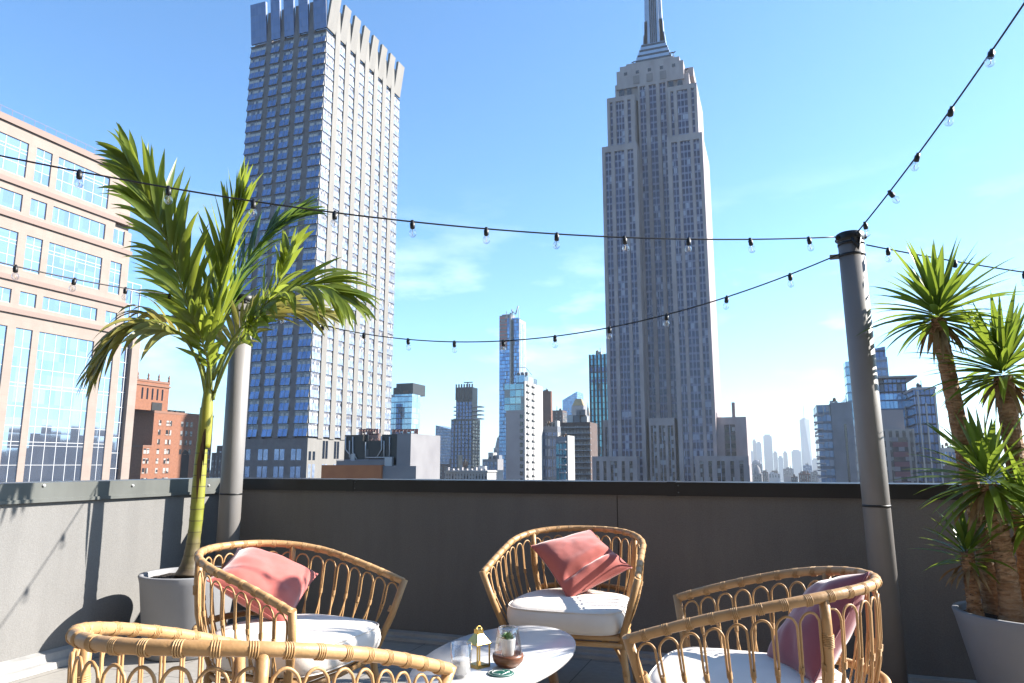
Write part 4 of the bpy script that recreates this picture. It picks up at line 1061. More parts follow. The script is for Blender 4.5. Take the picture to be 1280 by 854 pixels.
# --- skyline: towers given by the columns they cover and their distance
def tower(name, label, px0, px1, ytop, Y, wall, strips=None, n=5, frac=.6, pxs=None, smat=None, ns=4, depth=None, cat='tower', pybase=590, side=None, inset=.06, zb=-25, capm_=None, cap=0, top_gap=2.0, clutter=True):
    a, b2 = onY(px0, (ytop + pybase) / 2, Y).x, onY(px1, (ytop + pybase) / 2, Y).x
    z1 = onY((px0 + px1) / 2, ytop, Y).z
    if pxs is not None:
        ref = b2 if pxs > px1 else a; y1 = onX(pxs, (ytop + pybase) / 2, ref).y
    else: y1 = Y + (depth or (b2 - a))
    if y1 < Y + 3: y1 = Y + (b2 - a)
    t = B(name, label, (a + b2) / 2, (Y + y1) / 2, cat)
    w_ = t.box('wall', wall, a, b2, Y, y1, GZ, z1)
    d = max(.05, Y * .0004)
    if strips:
        W_ = (b2 - a) / n
        for k in range(n):
            c_ = a + (k + .5) * W_; h_ = W_ * frac / 2
            t.box('window_strip', strips, c_ - h_, c_ + h_, Y - d, Y + .01, zb, z1 - top_gap, w_)
        sm = smat or strips
        if pxs is not None:
            W_ = (y1 - Y) / ns; sx = b2 if pxs > px1 else a; sg = 1 if pxs > px1 else -1
            for k in range(ns):
                c_ = Y + (k + .5) * W_; h_ = W_ * frac / 2
                t.box('window_strip', sm, min(sx, sx + sg * d), max(sx, sx + sg * d), c_ - h_, c_ + h_, zb, z1 - top_gap, w_)
    t.a, t.b, t.y0, t.y1, t.z1, t.w = a, b2, Y, y1, z1, w_
    if clutter:
        g = random.Random(int(px0 * 13 + ytop)); W_ = b2 - a; dz = min(W_ * .25, Y * .012)
        for k in range(g.randint(2, 4)):
            xa = a + W_ * g.uniform(.06, .7); wd = W_ * g.uniform(.10, .24); hh = dz * g.uniform(.3, 1); yy = Y + (y1 - Y) * g.uniform(.1, .4)
            t.box('roof_unit', g.choice(UNITS), xa, min(xa + wd, b2 - .1), yy, yy + wd, z1, z1 + hh, w_)
        if Y < 500 and g.random() < .7:
            r_ = min(1.6, W_ * .09); xa = a + W_ * g.uniform(.2, .8); yy = Y + (y1 - Y) * .3; m = MB()
            for dx_, dy_ in ((-1, -1), (1, -1), (1, 1), (-1, 1)): m.tube([(xa + dx_ * r_ * .6, yy + dy_ * r_ * .6, z1), (xa + dx_ * r_ * .6, yy + dy_ * r_ * .6, z1 + r_ * 1.4)], r_ * .1, 5)
            t.part('tank_stand', m, black_w, w_); m = MB(); m.lathe([(.01, z1 + r_ * 1.35), (r_, z1 + r_ * 1.35), (r_ * .95, z1 + r_ * 3.2), (.02, z1 + r_ * 4)], (xa, yy, 0), 14); t.part('water_tank', m, UNITS[2], w_)
        xa = a + W_ * g.uniform(.2, .8); m = MB(); m.tube([(xa, Y + 2, z1), (xa, Y + 2, z1 + dz * 1.5)], Y * .0005, 5); t.part('antenna', m, black_w, w_)
    return t
blue_cw = MW('curtain_blue', 3.6, .82, (.16, .32, .58), (.07, .13, .28), 1.5, .06, (.4, .5, .6), mull=.10, mcol=(.10, .16, .3), gmetal=.6, rough=.1, tilt=.06)
UNITS = [M('roof_unit_grey', (.5, .5, .5), .7), M('roof_unit_white', (1.0, 1.0, .98), .7), M('tank_wood', (.25, .16, .11), .9), M('roof_unit_dark', (.1, .1, .11), .7)]
lblue_cw = MW('curtain_light_blue', 3.6, .84, (.36, .52, .66), (.26, .38, .5), 2.6, .08, (.55, .62, .68), mull=.07, mcol=(.4, .5, .58), gmetal=.6, rough=.1, tilt=.05)
teal_cw = MW('curtain_teal', 4.0, .86, (.16, .42, .55), (.06, .16, .24), 2.0, .05, (.5, .6, .65), mull=.0, gmetal=.65, rough=.1, tilt=.08)
dark_cw = MW('curtain_dark', 3.6, .8, (.09, .15, .32), (.018, .02, .028), 1.6, .07, (.2, .25, .33), mull=.18, mcol=(.02, .02, .025), gmetal=.5, rough=.12, tilt=.06)
navy_cw = MW('curtain_navy', 3.4, .7, (.14, .21, .36), (.26, .29, .36), 1.8, .15, (.6, .65, .75), mull=.12, mcol=(.28, .3, .36), gmetal=.4, rough=.15, tilt=.05)
apt_w = MW('apartment_windows', 3.1, .52, (.05, .06, .08), (.30, .29, .28), 1.9, .35, (.5, .49, .47), gmetal=.3)
apt_dk = MW('apartment_windows_brown', 3.1, .5, (.10, .09, .10), (.15, .11, .10), 2.0, .45, (.42, .38, .36), gmetal=.2)
balc = MW('balcony_bands', 3.2, .45, (.10, .12, .13), (.62, .62, .60), 3, .3, (.35, .36, .36), gmetal=.1)
white_w = M('white_render', (.66, .65, .63), .8, (.6, .59, .57), .3); grey_w = M('grey_render', (.66, .63, .66), .8, (.58, .55, .58), .2)
brown_w = M('brown_brick', (.32, .15, .10), .9, (.26, .12, .085), .3); dbrown = M('dark_brown_brick', (.20, .135, .12), .9, (.15, .10, .09), .4)
tan_w = M('tan_brick', (.7, .55, .42), .85, (.35, .27, .2), .3); slate = M('slate_panels', (.33, .36, .42), .6, (.26, .28, .33), .2); black_w = M('black_cladding', (.018, .018, .02), .45, (.03, .03, .032), .4)
conc = M('concrete_wall', (.42, .405, .42), .85, (.34, .325, .345), .3)

# rooftop plant room just below the folded tower
def qx(px): return onY(px, 570, 72).x
def qz(py): return onY(460, py, 72).z
U = B('rooftop_plant_room', 'black rooftop plant room with white pipes above a rust brown parapet', qx(465), 76, 'plant room')
m = MB(); m.box(qx(424), qx(447), 73, 80, qz(582), qz(543)); m.box(qx(447), qx(471), 73.01, 80, qz(582), qz(551)); m.box(qx(471), qx(493.5), 73, 80, qz(582), qz(543)); U.part('shed', m, black_w)
U.box('grey_wall', conc, qx(493.6), qx(511), 72.4, 80, GZ, qz(542.5)); U.box('grey_wall', conc, qx(479.5), qx(521), 71.9, 72.39, GZ, qz(582.5))
U.box('parapet', M('rust_panel', (.72, .25, .085), .7, (.62, .21, .07), .8), qx(405), qx(479.4), 71.6, 72.3, GZ, qz(581.5))
U.box('deck_rail', steel_m, qx(417), qx(480), 72.5, 72.55, qz(575.5), qz(574.8)); U.box('low_wall', conc, qx(417), qx(479), 72.6, 72.75, qz(582), qz(576))
white_p = M('white_pipe', (.75, .75, .76), .45)
for pts in (((432, 546), (432, 562), (438, 569), (438, 575)), ((437, 551), (437, 572)), ((441, 546), (441, 566), (446, 574)), ((477, 546), (477, 562), (471, 572)), ((480, 551), (480, 571)), ((487, 546), (487, 572)), ((457, 553), (457, 573)), ((457, 572), (492, 572))):
    m = MB(); m.tube([onY(a, b2, 72.9) for a, b2 in pts], .075, 8); U.part('pipe', m, white_p)
U.box('door', M('grey_door', (.12, .12, .13), .5), qx(450), qx(455), 72.95, 73.005, qz(575), qz(561))
U.box('cabinet', white_p, qx(478.5), qx(487.5), 72.42, 72.9, qz(582.5), qz(571.5)); U.box('cabinet', white_p, qx(434), qx(438.5), 72.8, 72.95, qz(580), qz(567))
redst = M('pink_scaffold', (.55, .24, .2), .7, (.6, .42, .38), 1.5)
for a, b2, z0, z1 in ((436, 460, 543, 535), (478, 511, 542.5, 536), (449, 462, 551, 541)):
    m = MB()
    for k in range(8):
        xx = qx(a) + (qx(b2) - qx(a)) * k / 7; m.box(xx - .04, xx + .04, 74, 74.1, qz(z0), qz(z1))
        if k < 7: m.box(xx, xx + (qx(b2) - qx(a)) / 7 * .75, 74.2, 74.3, qz(z0) + .1 + .12 * (k % 3), qz(z1) - .05 * (k % 2))
    m.box(qx(a), qx(b2), 74, 74.1, qz(z1) - .08, qz(z1)); m.box(qx(a), qx(b2), 74, 74.1, qz(z0), qz(z0) + .1); U.part('scaffold', m, redst)

t = tower('glass_tower', 'light blue glass tower with dark roof boxes, right of the folded tower', 487, 514, 493, 420, lblue_cw, None, pxs=524.5)
t.box('roof_plant', black_w, onY(493, 500, 420).x, onY(514, 500, 420).x, 422, 440, t.z1, onY(500, 479, 420).z); t.box('dark_bay', dark_cw, onY(495, 540, 420).x, onY(502, 540, 420).x, 419.5, 420.01, -25, onY(500, 505, 420).z); t.box('roof_plant', black_w, onY(487.5, 500, 420).x, onY(492.8, 500, 420).x, 424, 436, t.z1, t.z1 + 5)
t = tower('apartment_block', 'small beige block with brown corner, below the light blue glass tower', 523, 533, 570, 380, tan_w, apt_dk, 2, .6, pxs=544, cat='apartment block', smat=apt_w, ns=3)
t.box('roof_hut', brown_w, t.a + 1, t.b - .5, 382, 390, t.z1, t.z1 + 6)
t = tower('glass_tower', 'blue grey glass tower with sloping roof, left of the black tower', 544, 567, 538, 760, navy_cw, None, depth=40, clutter=False)
m = MB(); m.add([(t.a, 760, t.z1), (t.b, 760, t.z1), (t.a, 760, t.z1 + 6), (t.a, 790, t.z1), (t.b, 790, t.z1), (t.a, 790, t.z1 + 6)], [(0, 1, 2), (3, 5, 4), (0, 2, 5, 3), (1, 4, 5, 2)]); t.part('sloped_top', m, navy_cw)
t = tower('brown_block', 'low reddish brown block in front of the blue grey glass tower', 548, 572, 580, 640, M('dull_red_brick', (.2, .12, .12), .9), apt_dk, 4)
t = tower('black_tower', 'slim black stepped skyscraper with ribbed crown and crane on top', 563.5, 590, 524, 620, black_w, dark_cw, 6, .62, pxs=600, cat='skyscraper', smat=apt_dk, ns=3, clutter=False)
za = onY(577, 484, 620).z; xa, xb = onY(569, 500, 620).x, onY(589, 500, 620).x
up_ = t.box('upper_shaft', black_w, xa, xb, 622, t.y1 - 4, t.z1, za)
for k in range(5): 
    c_ = xa + (xb - xa) * (k + .5) / 5; t.box('window_strip', dark_cw, c_ - 1.2, c_ + 1.2, 621.7, 622.01, t.z1, za - 14, up_)
for k in range(7): c_ = xa + (xb - xa) * k / 6; t.box('crown_rib', black_w, c_ - .5, c_ + .5, 621.4, 623, za - 12, za + 3, up_)
for k in range(4): zq = onY(577, 509 + k * 5, 620).z; t.box('balcony', grey_w, xa - 3, xb + 8, 623, t.y1 - 6, zq, zq + .9, up_)
m = MB(); cxx = (xa + xb) / 2; m.box(cxx - .4, cxx + .4, 630, 631, za, za + 6); m.box(cxx - 4, cxx + 5, 630, 631, za + 5, za + 6); t.part('crane', m, grey_w, up_)
t.box('lit_bay', tan_w, onY(573, 590, 620).x, onY(578, 590, 620).x, 619.6, 619.9, -25, onY(575, 569, 620).z)
t = tower('ornate_block', 'low pale ornate block with balustrade at the foot of the black tower', 557, 609, 588, 400, M('pale_ornate_stone', (.75, .71, .70), .85), apt_w, 14, .5, cat='building')
m = MB(); m.box(t.a - .6, t.b + .6, 399.2, 420, t.z1 - 1.1, t.z1 - .3); t.part('cornice', m, white_w)
for k in range(9): 
    xx = t.a + (t.b - t.a) * (k + .5) / 9; t.box('dormer', grey_w, xx - .5, xx + .5, 399.8, 402, t.z1, t.z1 + (1.8 if k % 3 == 0 else 1.0))
t = tower('grey_block', 'dark grey block with rooftop plant between the black tower and the tall blue tower', 603, 622, 574, 520, conc, navy_cw, 4, .7, cat='building')
t.box('roof_plant', white_w, t.a + 4, t.a + 8, 522, 530, t.z1, t.z1 + 5); t.box('roof_plant', slate, t.a + 8.5, t.b, 523, 530, t.z1, t.z1 + 3)
t = tower('gothic_tower', 'old grey stepped tower with tapered top, left of the tall blue tower', 617, 632, 560, 900, grey_w, apt_w, 3, .5, cat='tower', clutter=False)
m = MB(); xa, xb = t.a + 1.5, t.b - 3; m.frustum((xa, xb, 901, 915), t.z1, (xa + 2, xb - 2, 904, 912), t.z1 + 14); m.frustum((xa + 3, xb - 3, 905, 911), t.z1 + 14, (xa + 5.4, xb - 5.4, 907, 909), t.z1 + 24); t.part('stepped_top', m, conc)
t = tower('blue_tower', 'tall slim blue glass tower with reddish unfinished storeys near its top', 624, 648.5, 398, 640, blue_cw, None, pxs=657, cat='skyscraper')
x0_, x1_ = t.a, t.b; W_ = x1_ - x0_
redf = MW('unfinished_storeys', 3.4, .5, (.42, .10, .07), (.30, .30, .33), 4, .3, (.45, .42, .42), gmetal=0, tilt=0)
t.box('unfinished_storeys', redf, x0_ + .2, x0_ + W_ * .40, 639.5, 640.01, onY(630, 437, 640).z, t.z1 + 3)
t.box('white_rib', white_w, x0_ + W_ * .56, x0_ + W_ * .63, 638.6, 640.01, -20, t.z1 + 5); t.box('dark_slot', black_w, x0_ + W_ * .64, x0_ + W_ * .74, 639.3, 640.01, -20, t.z1 - 2)
t.box('roof_plant', conc, x0_ + 1, x0_ + W_ * .55, 644, 655, t.z1, t.z1 + 5)
m = MB(); zz_ = t.z1
m.box(x0_ + W_ * .62, x0_ + W_ * .66, 641, 642, zz_, zz_ + 9); m.box(x0_ + W_ * .98, x0_ + W_, 641, 642, zz_, zz_ + 8); m.tube([(x0_ + W_ * .6, 642, zz_ + 8), (x0_ + W_ * .8, 642, zz_ + 4), (x0_ + W_ * .95, 642, zz_ + 12)], .7, 6); t.part('mast_frame', m, white_w)
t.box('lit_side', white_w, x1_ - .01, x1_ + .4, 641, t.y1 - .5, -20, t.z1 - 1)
for k in range(3): t.box('window_strip', lblue_cw, x1_ + .41, x1_ + .6, 643 + k * (t.y1 - 645) / 3, 643 + (k + .55) * (t.y1 - 645) / 3, -20, t.z1 - 4)

YA = 215.0; k_ = YA / 300
t = tower('apartment_tower', 'white apartment tower with glass upper floors and stacked balconies', 632.5, 655, 513, YA, grey_w, None, pxs=678, cat='apartment tower', clutter=False)
xa, xb = t.a, t.b; FL = 2.2
def az(py, px=645): return onY(px, py, YA).z
def axx(px, py=470): return onY(px, py, YA).x
for k in range(14): zc = t.z1 - 2 - k * FL; t.box('window', dark_glass, xb - 1.3, xb - .4, YA - .1, YA + .01, zc - .6, zc + .6, t.w)
gz = az(480)
t.box('glass_storeys', MW('greenhouse', 2.3, .85, (.30, .48, .56), (.55, .6, .6), 1.9, .1, (.6, .66, .66), mull=.08, mcol=(.6, .64, .64), gmetal=.55, rough=.12, tilt=.06), xa - .7, xb - .2, YA + .3, t.y1 - 2, t.z1 + .01, gz)
t.box('white_side', white_w, xb - .19, xb + .25, YA + .15, t.y1, -25, az(476, 660)); t.box('setback_storey', lblue_cw, axx(641), xb - .8, YA + 3, t.y1 - 3, gz + .01, az(468))
zq = az(468); m = MB(); xc0, xc1 = axx(637, 460), axx(661, 460)
m.tube([(xc0 + .8, YA + 3, zq), (xc0 + 1.4, YA + 3, zq + 2.6), (xc1 - 2, YA + 3, zq + 2.4), (xc1, YA + 3, zq)], .1, 6); t.part('roof_frame', m, slate)
for k in range(3): t.box('roof_fan', conc, xc0 + 1 + k * 1.4, xc0 + 1.9 + k * 1.4, YA + 4, YA + 5, zq, zq + 1.1)
for k in range(15):
    zc = t.z1 + 8 - k * FL
    for q_ in (1.6, 7.2):
        m = MB(); m.box(xb + .26, xb + .85, YA + q_, YA + q_ + 3.0, zc, zc + .14); m.box(xb + .8, xb + .85, YA + q_, YA + q_ + 3.0, zc + .139, zc + .75); bo = t.part('balcony', m, white_w)
        t.box('balcony_door', conc, xb + .251, xb + .29, YA + q_ + .8, YA + q_ + 2.2, zc + .15, zc + 1.6, bo)

t = tower('brick_tower', 'slim brown brick tower behind the white apartment tower', 677.5, 689, 489, 560, brown_w, None, pxs=691, cat='tower')
t = tower('brick_block', 'boxy dark brown block right of the slim brown tower', 689, 703.5, 513, 620, dbrown, apt_dk, 3, .4, pxs=709, cat='building', smat=apt_w)
t = tower('glass_tower', 'bright blue glass tower with slanted top, behind the golden roofed tower', 703.5, 722, 500, 1100, blue_cw, None, depth=40, cat='tower', clutter=False)
m = MB(); m.add([(t.a, 1100, t.z1), (t.b, 1100, t.z1), (t.b, 1100, t.z1 + 13), (t.a, 1140, t.z1), (t.b, 1140, t.z1), (t.b, 1140, t.z1 + 13)], [(0, 1, 2), (3, 5, 4), (0, 2, 5, 3), (1, 4, 5, 2)]); t.part('slanted_top', m, blue_cw)
gold = M('gilded_roof', (.62, .38, .10), .45, (.5, .3, .08), .3, metal=.3)
t = tower('golden_tower', 'grey stepped tower with small golden pyramid roof', 711, 734, 520, 1000, conc, apt_w, 4, .5, cat='tower', clutter=False)
xa, xb = onY(714, 510, 1000).x, onY(729, 510, 1000).x; z1 = onY(720, 507, 1000).z; z2_ = onY(720, 498, 1000).z
t.box('upper_stage', conc, xa, xb, 1002, 1018, t.z1, z1); m = MB(); m.frustum((xa + .5, xb - .5, 1002.5, 1017.5), z1, ((xa + xb) / 2 - 4, (xa + xb) / 2 + 4, 1007, 1013), z2_); t.part('golden_roof', m, gold)
t = tower('clock_tower', 'far slender pale tower with a pointed gilded top beside the teal tower', 732, 738, 522, 1150, white_w, apt_w, 2, .4, cat='tower', clutter=False)
m = MB(); xc = (t.a + t.b) / 2; m.frustum((t.a + 1, t.b - 1, 1151, 1157), t.z1, (xc - 1.2, xc + 1.2, 1153, 1155), t.z1 + 16); t.part('pointed_top', m, tan_w); m = MB(); m.frustum((xc - 1, xc + 1, 1153, 1155), t.z1 + 16, (xc - .2, xc + .2, 1153.8, 1154.2), t.z1 + 25); t.part('spire', m, gold)
t = tower('apartment_block', 'wide dark brown apartment block with rows of pale balconies, left of the teal tower', 700, 738, 528, 380, dbrown, apt_dk, 9, .8, cat='apartment block')
for k in range(12):
    zc = t.z1 - 3 - k * 3.1; t.box('balcony_row', grey_w, t.a + 2.5, t.b + .5, 379, 380.0, zc, zc + .5, t.w)
t.box('roof_plant', slate, t.a + 4, t.b - 3, 384, 392, t.z1, t.z1 + 4); t.box('roof_plant', conc, t.b - 8, t.b - 3, 382, 386, t.z1 + 4, t.z1 + 7)
t = tower('apartment_block', 'blue grey apartment block with stacked bays, right of the white tower', 678, 697, 533, 235, slate, navy_cw, 3, .75, pxs=701, cat='apartment block', smat=white_w)
for k in range(3): t.box('roof_hut', white_w, t.a + .6 + k * 1.6, t.a + 1.6 + k * 1.6, 237, 240, t.z1, t.z1 + 1.2 + .4 * k)
t = tower('apartment_block', 'shorter teal grey block with banded balconies and blank white end wall', 695, 708, 546, 205, slate, teal_cw, 3, .8, pxs=717, cat='apartment block', smat=white_w)
for k in range(9): zc = t.z1 - 1.7 - k * 2.2; t.box('balcony_row', grey_w, t.a + 1.0, t.b, 204.3, 204.9, zc, zc + .35, t.w)
t.box('end_wall', white_w, t.b + .13, t.b + .4, 205.2, t.y1 - .2, -25, t.z1 + .4)
t = tower('teal_tower', 'teal glass slab with vertical black fins beside the art deco skyscraper', 738.5, 762, 443, 450, teal_cw, None, depth=30, cat='tower')
for k in range(6): xx = t.a + (t.b - t.a) * k / 5; t.box('fin', black_w, xx - .45, xx + .45, 449.0, 450.01, -25, t.z1)
for ya_, yb_ in ((459, 466), (474, 478)): t.box('dark_band', dark_cw, t.a, t.b, 449.7, 450.01, onY(750, yb_, 450).z, onY(750, ya_, 450).z)

# right of the art deco tower
t = tower('concrete_tower', 'grey concrete tower with a glazed balcony side, left of the capped post', 1041, 1068, 503, 300, slate, None, depth=28, cat='tower')
bx = onY(1022, 560, 300).x
gl_ = t.box('glazed_side', navy_cw, bx + .6, t.a - .02, 301, 325, GZ, onY(1030, 506, 300).z)
for k in range(20): zc = onY(1030, 520, 300).z - k * 2.6; t.box('balcony', grey_w, bx - .6, bx + 2.6, 300.2, 303, zc, zc + .55, gl_)
t.box('window_slot', dark_glass, onY(1057.5, 560, 300).x, onY(1060, 560, 300).x, 299.85, 300.01, -25, onY(1058, 530, 300).z, t.w)
for xx in (bx + .7, bx + 2.8, t.a - .6): t.box('roof_column', white_w, xx, xx + .4, 300.6, 301, onY(1030, 520, 300).z, onY(1030, 506, 300).z)
t = tower('glass_tower', 'large blue glass tower with a projecting roof slab, just right of the capped post', 1064, 1147, 493, 330, blue_cw, None, depth=40, cat='tower')
m = MB(); xa, xb = onY(1062, 480, 330).x, onY(1113, 480, 330).x
t.box('roof_slab', conc, onY(1070, 480, 330).x, onY(1146, 480, 330).x, 327.5, 360, onY(1100, 473.5, 330).z, onY(1100, 471.5, 330).z); t.box('roof_storey', dark_cw, onY(1070, 480, 330).x, onY(1134, 480, 330).x, 332, 356, t.z1, onY(1100, 473.5, 330).z)
up_ = t.box('lift_tower', navy_cw, onY(1088, 460, 330).x, onY(1113, 460, 330).x, 336, 350, onY(1100, 471.5, 330).z, onY(1100, 444, 330).z)
m = MB(); x1_, x2_ = onY(1090, 440, 330).x, onY(1110, 440, 330).x; za, zb_2, zc_ = onY(1100, 444, 330).z, onY(1092, 434, 330).z, onY(1108, 430, 330).z
m.add([(x1_, 337, za), (x2_, 337, za), (x2_, 337, zc_), (x1_, 337, zb_2), (x1_, 349, za), (x2_, 349, za), (x2_, 349, zc_), (x1_, 349, zb_2)], [(0, 1, 2, 3), (7, 6, 5, 4), (0, 4, 5, 1), (1, 5, 6, 2), (2, 6, 7, 3), (3, 7, 4, 0)]); t.part('slanted_top', m, dark_cw, up_)
t.box('corner_bay', lblue_cw, onY(1061.5, 520, 330).x, onY(1068, 520, 330).x, 329.4, 338, -25, onY(1065, 452, 330).z)
t.box('mirrored_bay', MW('mottled_glass', 1.6, .8, (.10, .13, .18), (.2, .23, .28), .9, .4, (.34, .36, .38), gmetal=.4, tilt=.4), onY(1135, 560, 330).x, onY(1149, 560, 330).x, 329.6, 330.01, -25, onY(1140, 508, 330).z)
t = tower('apartment_tower', 'beige and maroon apartment tower in front of the large blue glass tower', 1102, 1145, 536, 260, M('beige_brick', (.62, .52, .48), .85), apt_dk, 5, .45, depth=22, cat='apartment tower', top_gap=.6, clutter=False)
t.box('upper_storeys', M('mauve_render', (.52, .44, .45), .85), onY(1095, 520, 260).x, onY(1131, 520, 260).x, 262, 276, t.z1, onY(1110, 512, 260).z)
t.box('maroon_panel', MW('maroon_windows', 3.1, .5, (.06, .05, .06), (.30, .11, .13), 1.7, .3, (.4, .34, .36), gmetal=.2), onY(1117, 570, 260).x, onY(1136, 570, 260).x, 259.7, 260.01, -25, onY(1120, 547, 260).z)
t = tower('office_tower', 'dark glass tower with white vertical ribs behind the tall yucca trunk', 1146, 1174, 484, 310, dark_cw, None, depth=30, cat='tower')
for px in (1151.5, 1160.5, 1172.5): t.box('rib', white_w, onY(px - .9, 540, 310).x, onY(px + .9, 540, 310).x, 309.4, 310.01, -25, onY(px, 489 if px != 1160.5 else 504, 310).z)
t.box('roof_edge', grey_w, t.a - .3, t.b + .3, 309.3, 336, t.z1 - .9, t.z1)
tower('white_block', 'small pale block with blue windows just right of the ribbed dark tower', 1176, 1200, 560, 420, white_w, blue_cw, 5, .55, depth=20)
tower('white_block', 'small pale block far back between the yucca trunks', 1230, 1250, 546, 380, white_w, navy_cw, 4, .5, depth=20)
tower('brick_block', 'dark brick row below the small pale block at the right', 1172, 1215, 583, 330, dbrown, apt_dk, 7, .5, depth=20)
# between office block and folded tower
t = tower('brick_block', 'tiny dark brick block just left of the corner post', 264, 277, 566, 330, dbrown, apt_dk, 3, .5, depth=15); t.box('roof_hut', dbrown, t.a + 1.5, t.b - 1, 332, 338, t.z1, t.z1 + 4)
tower('white_block', 'tiny white block in the gap left of the folded tower', 258, 272, 588, 420, white_w, apt_w, 4, .5, depth=15)

# far downtown, fading into the air
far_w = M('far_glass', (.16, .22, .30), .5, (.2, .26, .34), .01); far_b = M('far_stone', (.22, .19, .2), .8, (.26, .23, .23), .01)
FAR = [('pale downtown tower at the left end of the hazy row', 934, 941.5, 564, 4400, far_w), ('slim hazy downtown tower joined to a wider one at the left', 941.5, 946, 551, 4500, far_b),
       ('hazy downtown tower with a rounded shoulder', 946.2, 952.5, 554, 4450, far_w), ('broad flat-topped hazy tower, tallest of the left downtown group', 955, 966, 545, 4600, far_w),
       ('low hazy block against the right side of the broad flat-topped tower', 967, 972.5, 566, 4500, far_b), ('squat hazy block in the middle of the downtown row', 973, 979.3, 572, 4300, far_w),
       ('narrow hazy tower in the middle of the downtown row', 979.5, 985, 566, 4550, far_b), ('wide hazy slab at the foot of the spired tower', 990, 1002, 564, 4700, far_w), ('hazy block right of the spired tower', 1016, 1024, 575, 4300, far_b)]
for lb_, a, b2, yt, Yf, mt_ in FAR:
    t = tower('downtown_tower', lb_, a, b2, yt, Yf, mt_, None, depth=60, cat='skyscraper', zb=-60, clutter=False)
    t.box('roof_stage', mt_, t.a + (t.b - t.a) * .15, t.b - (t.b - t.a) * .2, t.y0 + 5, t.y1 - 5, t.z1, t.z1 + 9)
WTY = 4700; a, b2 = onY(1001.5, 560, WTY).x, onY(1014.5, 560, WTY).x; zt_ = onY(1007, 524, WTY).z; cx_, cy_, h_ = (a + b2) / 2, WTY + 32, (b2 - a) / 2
W = B('spired_tower', 'hazy tapering glass tower with thin spire, tallest of the distant downtown', cx_, cy_, 'skyscraper')
m = MB(); lowc = [(cx_ - h_, cy_ - h_), (cx_ + h_, cy_ - h_), (cx_ + h_, cy_ + h_), (cx_ - h_, cy_ + h_)]; q_ = h_ * .96
topc = [(cx_, cy_ - q_), (cx_ + q_, cy_), (cx_, cy_ + q_), (cx_ - q_, cy_)]
m.add([(x, y, GZ) for x, y in lowc] + [(x, y, zt_) for x, y in topc], [(0, 1, 4), (1, 5, 4), (1, 2, 5), (2, 6, 5), (2, 3, 6), (3, 7, 6), (3, 0, 7), (0, 4, 7), (4, 5, 6, 7)]); W.part('shaft', m, far_w)
m = MB(); m.lathe([(q_ * .6, zt_), (q_ * .6, zt_ + 8), (3.5, zt_ + 9), (2.2, onY(1007, 512, WTY).z), (.8, onY(1007, 505, WTY).z)], (cx_, cy_, 0), 16); W.part('spire', m, far_w)
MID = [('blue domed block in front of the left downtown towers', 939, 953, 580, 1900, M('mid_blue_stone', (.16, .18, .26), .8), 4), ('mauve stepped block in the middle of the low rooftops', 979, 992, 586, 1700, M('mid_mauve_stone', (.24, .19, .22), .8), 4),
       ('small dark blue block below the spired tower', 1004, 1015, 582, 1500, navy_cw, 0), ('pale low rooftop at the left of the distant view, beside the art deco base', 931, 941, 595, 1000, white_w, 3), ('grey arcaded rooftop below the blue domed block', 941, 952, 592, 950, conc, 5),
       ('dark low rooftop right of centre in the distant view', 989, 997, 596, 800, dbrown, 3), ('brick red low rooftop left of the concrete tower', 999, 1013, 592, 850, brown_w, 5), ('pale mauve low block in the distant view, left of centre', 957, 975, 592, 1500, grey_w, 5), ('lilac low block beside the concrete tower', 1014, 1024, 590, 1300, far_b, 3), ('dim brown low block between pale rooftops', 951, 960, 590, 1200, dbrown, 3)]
for lb_, a, b2, yt, Yf, mt_, n in MID:
    t = tower('rooftop_block', lb_, a, b2, yt, Yf, mt_, apt_w if n else None, max(n, 1), .5, depth=30, top_gap=1.2)
    if 'domed' in lb_:
        m = MB(); r_ = (t.b - t.a) * .42; m.lathe([(r_, t.z1), (r_ * .95, t.z1 + 3), (r_ * .7, t.z1 + 7), (r_ * .3, t.z1 + 9.5), (.1, t.z1 + 10.5)], ((t.a + t.b) / 2, t.y0 + r_ + 1, 0), 16); t.part('dome', m, mt_)
    else: t.box('roof_hut', mt_, t.a + (t.b - t.a) * .3, t.a + (t.b - t.a) * .6, t.y0 + 2, t.y0 + 8, t.z1, t.z1 + 2.5)

# unseen dark block behind the camera, added to cut the sky light
H_ = B('sky_blocker', 'unseen dark block behind the terrace, added to cut sky light', 2, -9, 'building')
H_.box('wall', M('blocker_cladding', (.035, .035, .038), .6), -14, 22, -16, -4.6, 0.01, 13)
m = MB()
for k in range(9): H_.box('window', dark_glass, -12 + k * 3.6, -9.2 + k * 3.6, -4.6, -4.55, .3, 2.7)

# the air
hm = bpy.data.materials.new('haze'); hm.use_nodes = True; nt = hm.node_tree; nt.nodes.remove(nt.nodes['Principled BSDF'])
pv = nt.nodes.new('ShaderNodeVolumePrincipled'); pv.inputs['Color'].default_value = (.82, .9, 1, 1); pv.inputs['Density'].default_value = 1.0e-4; pv.inputs['Anisotropy'].default_value = .2
L(nt, pv.outputs[0], nt.nodes['Material Output'].inputs['Volume'])
tag(MB().box(-9300, 9300, -9300, 9300, GROUND - 1, 300).build('haze', hm), kind='stuff')


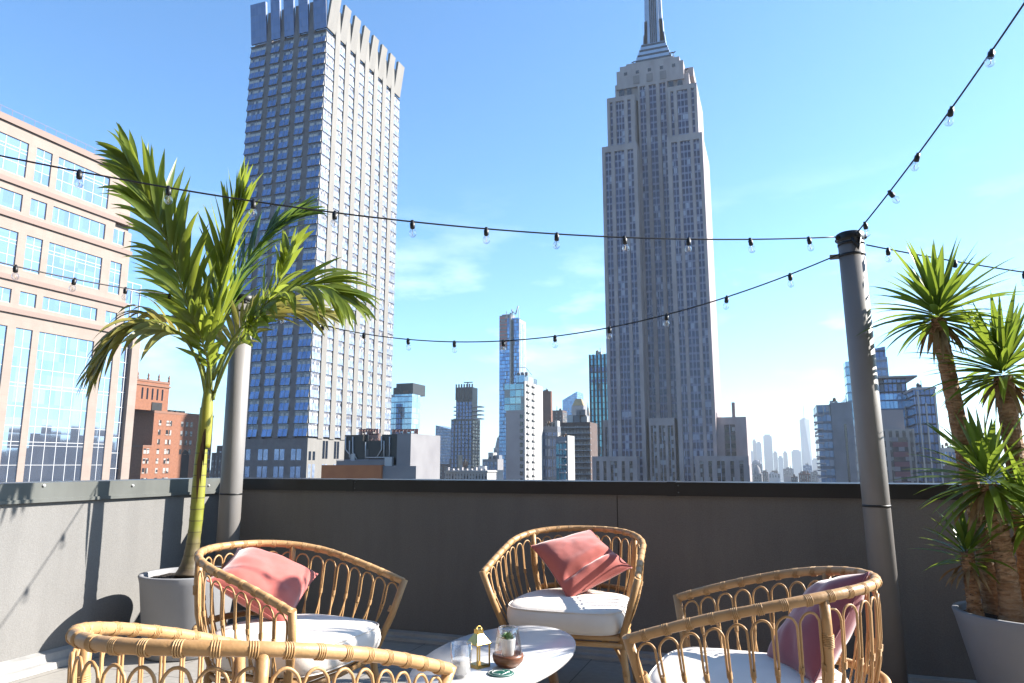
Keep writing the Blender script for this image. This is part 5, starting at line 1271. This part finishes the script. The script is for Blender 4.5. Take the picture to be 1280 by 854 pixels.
# ------------------------------------------------------------------ light, air, camera
sunv = Vector((1, .54, .70)).normalized()
ld = bpy.data.lights.new('sun', 'SUN'); ld.energy = 5.0; ld.angle = R(.5); ld.color = (1, .945, .86)
lo = bpy.data.objects.new('sun', ld); col.objects.link(lo); lo.location = (40, 24, 60); lo.rotation_euler = sunv.to_track_quat('Z', 'Y').to_euler()
wd = bpy.data.worlds.new('World'); scene.world = wd; wd.use_nodes = True; nt = wd.node_tree
bg = nt.nodes['Background']; sky = N(nt, 'ShaderNodeTexSky', _sky_type='NISHITA', _sun_disc=False)
sky.sun_elevation = math.asin(sunv.z); sky.sun_rotation = math.atan2(sunv.x, sunv.y); sky.altitude = 50; sky.air_density = 1.0; sky.dust_density = .45; sky.ozone_density = 2.5
# thin cirrus low in the south
tc = N(nt, 'ShaderNodeTexCoord'); mp = N(nt, 'ShaderNodeMapping'); mp.inputs['Scale'].default_value = (3.2, 3.2, 11); L(nt, tc.outputs['Generated'], mp.inputs[0])
nz = N(nt, 'ShaderNodeTexNoise', Scale=1.7, Detail=7, Roughness=.58); L(nt, mp.outputs[0], nz.inputs['Vector'])
sp = N(nt, 'ShaderNodeSeparateXYZ'); L(nt, tc.outputs['Generated'], sp.inputs[0])
mr = N(nt, 'ShaderNodeMapRange'); mr.inputs[1].default_value = .52; mr.inputs[2].default_value = .75; L(nt, nz.outputs[0], mr.inputs[0])
h1 = N(nt, 'ShaderNodeMapRange'); h1.inputs[1].default_value = .05; h1.inputs[2].default_value = .16; L(nt, sp.outputs[2], h1.inputs[0])
h2 = N(nt, 'ShaderNodeMapRange'); h2.inputs[1].default_value = .38; h2.inputs[2].default_value = .22; L(nt, sp.outputs[2], h2.inputs[0])
tint = N(nt, 'ShaderNodeMix', _data_type='RGBA', _blend_type='MULTIPLY'); tint.inputs[0].default_value = 1; L(nt, sky.outputs[0], tint.inputs[6]); tint.inputs[7].default_value = (.60, .84, .98, 1)
cl = math_n(nt, 'MULTIPLY', math_n(nt, 'MULTIPLY', mr.outputs[0], h1.outputs[0]), math_n(nt, 'MULTIPLY', h2.outputs[0], .22))
L(nt, mixc(nt, cl, tint.outputs[2], (9.5, 9.8, 10.2)), bg.inputs[0]); bg.inputs[1].default_value = .10
cd = bpy.data.cameras.new('camera'); cd.sensor_width = 36; cd.lens = F / 1280 * 36; cd.clip_end = 60000; cd.clip_start = .05
cam = bpy.data.objects.new('camera', cd); col.objects.link(cam); cam.location = CAM
cam.rotation_euler = Matrix((rt, upv, -fw)).transposed().to_euler(); scene.camera = cam
scene.view_settings.view_transform = 'Standard'; scene.view_settings.look = 'None'; scene.view_settings.exposure = 1.7; scene.view_settings.gamma = 1
scene.render.resolution_x = 1024; scene.render.resolution_y = 683
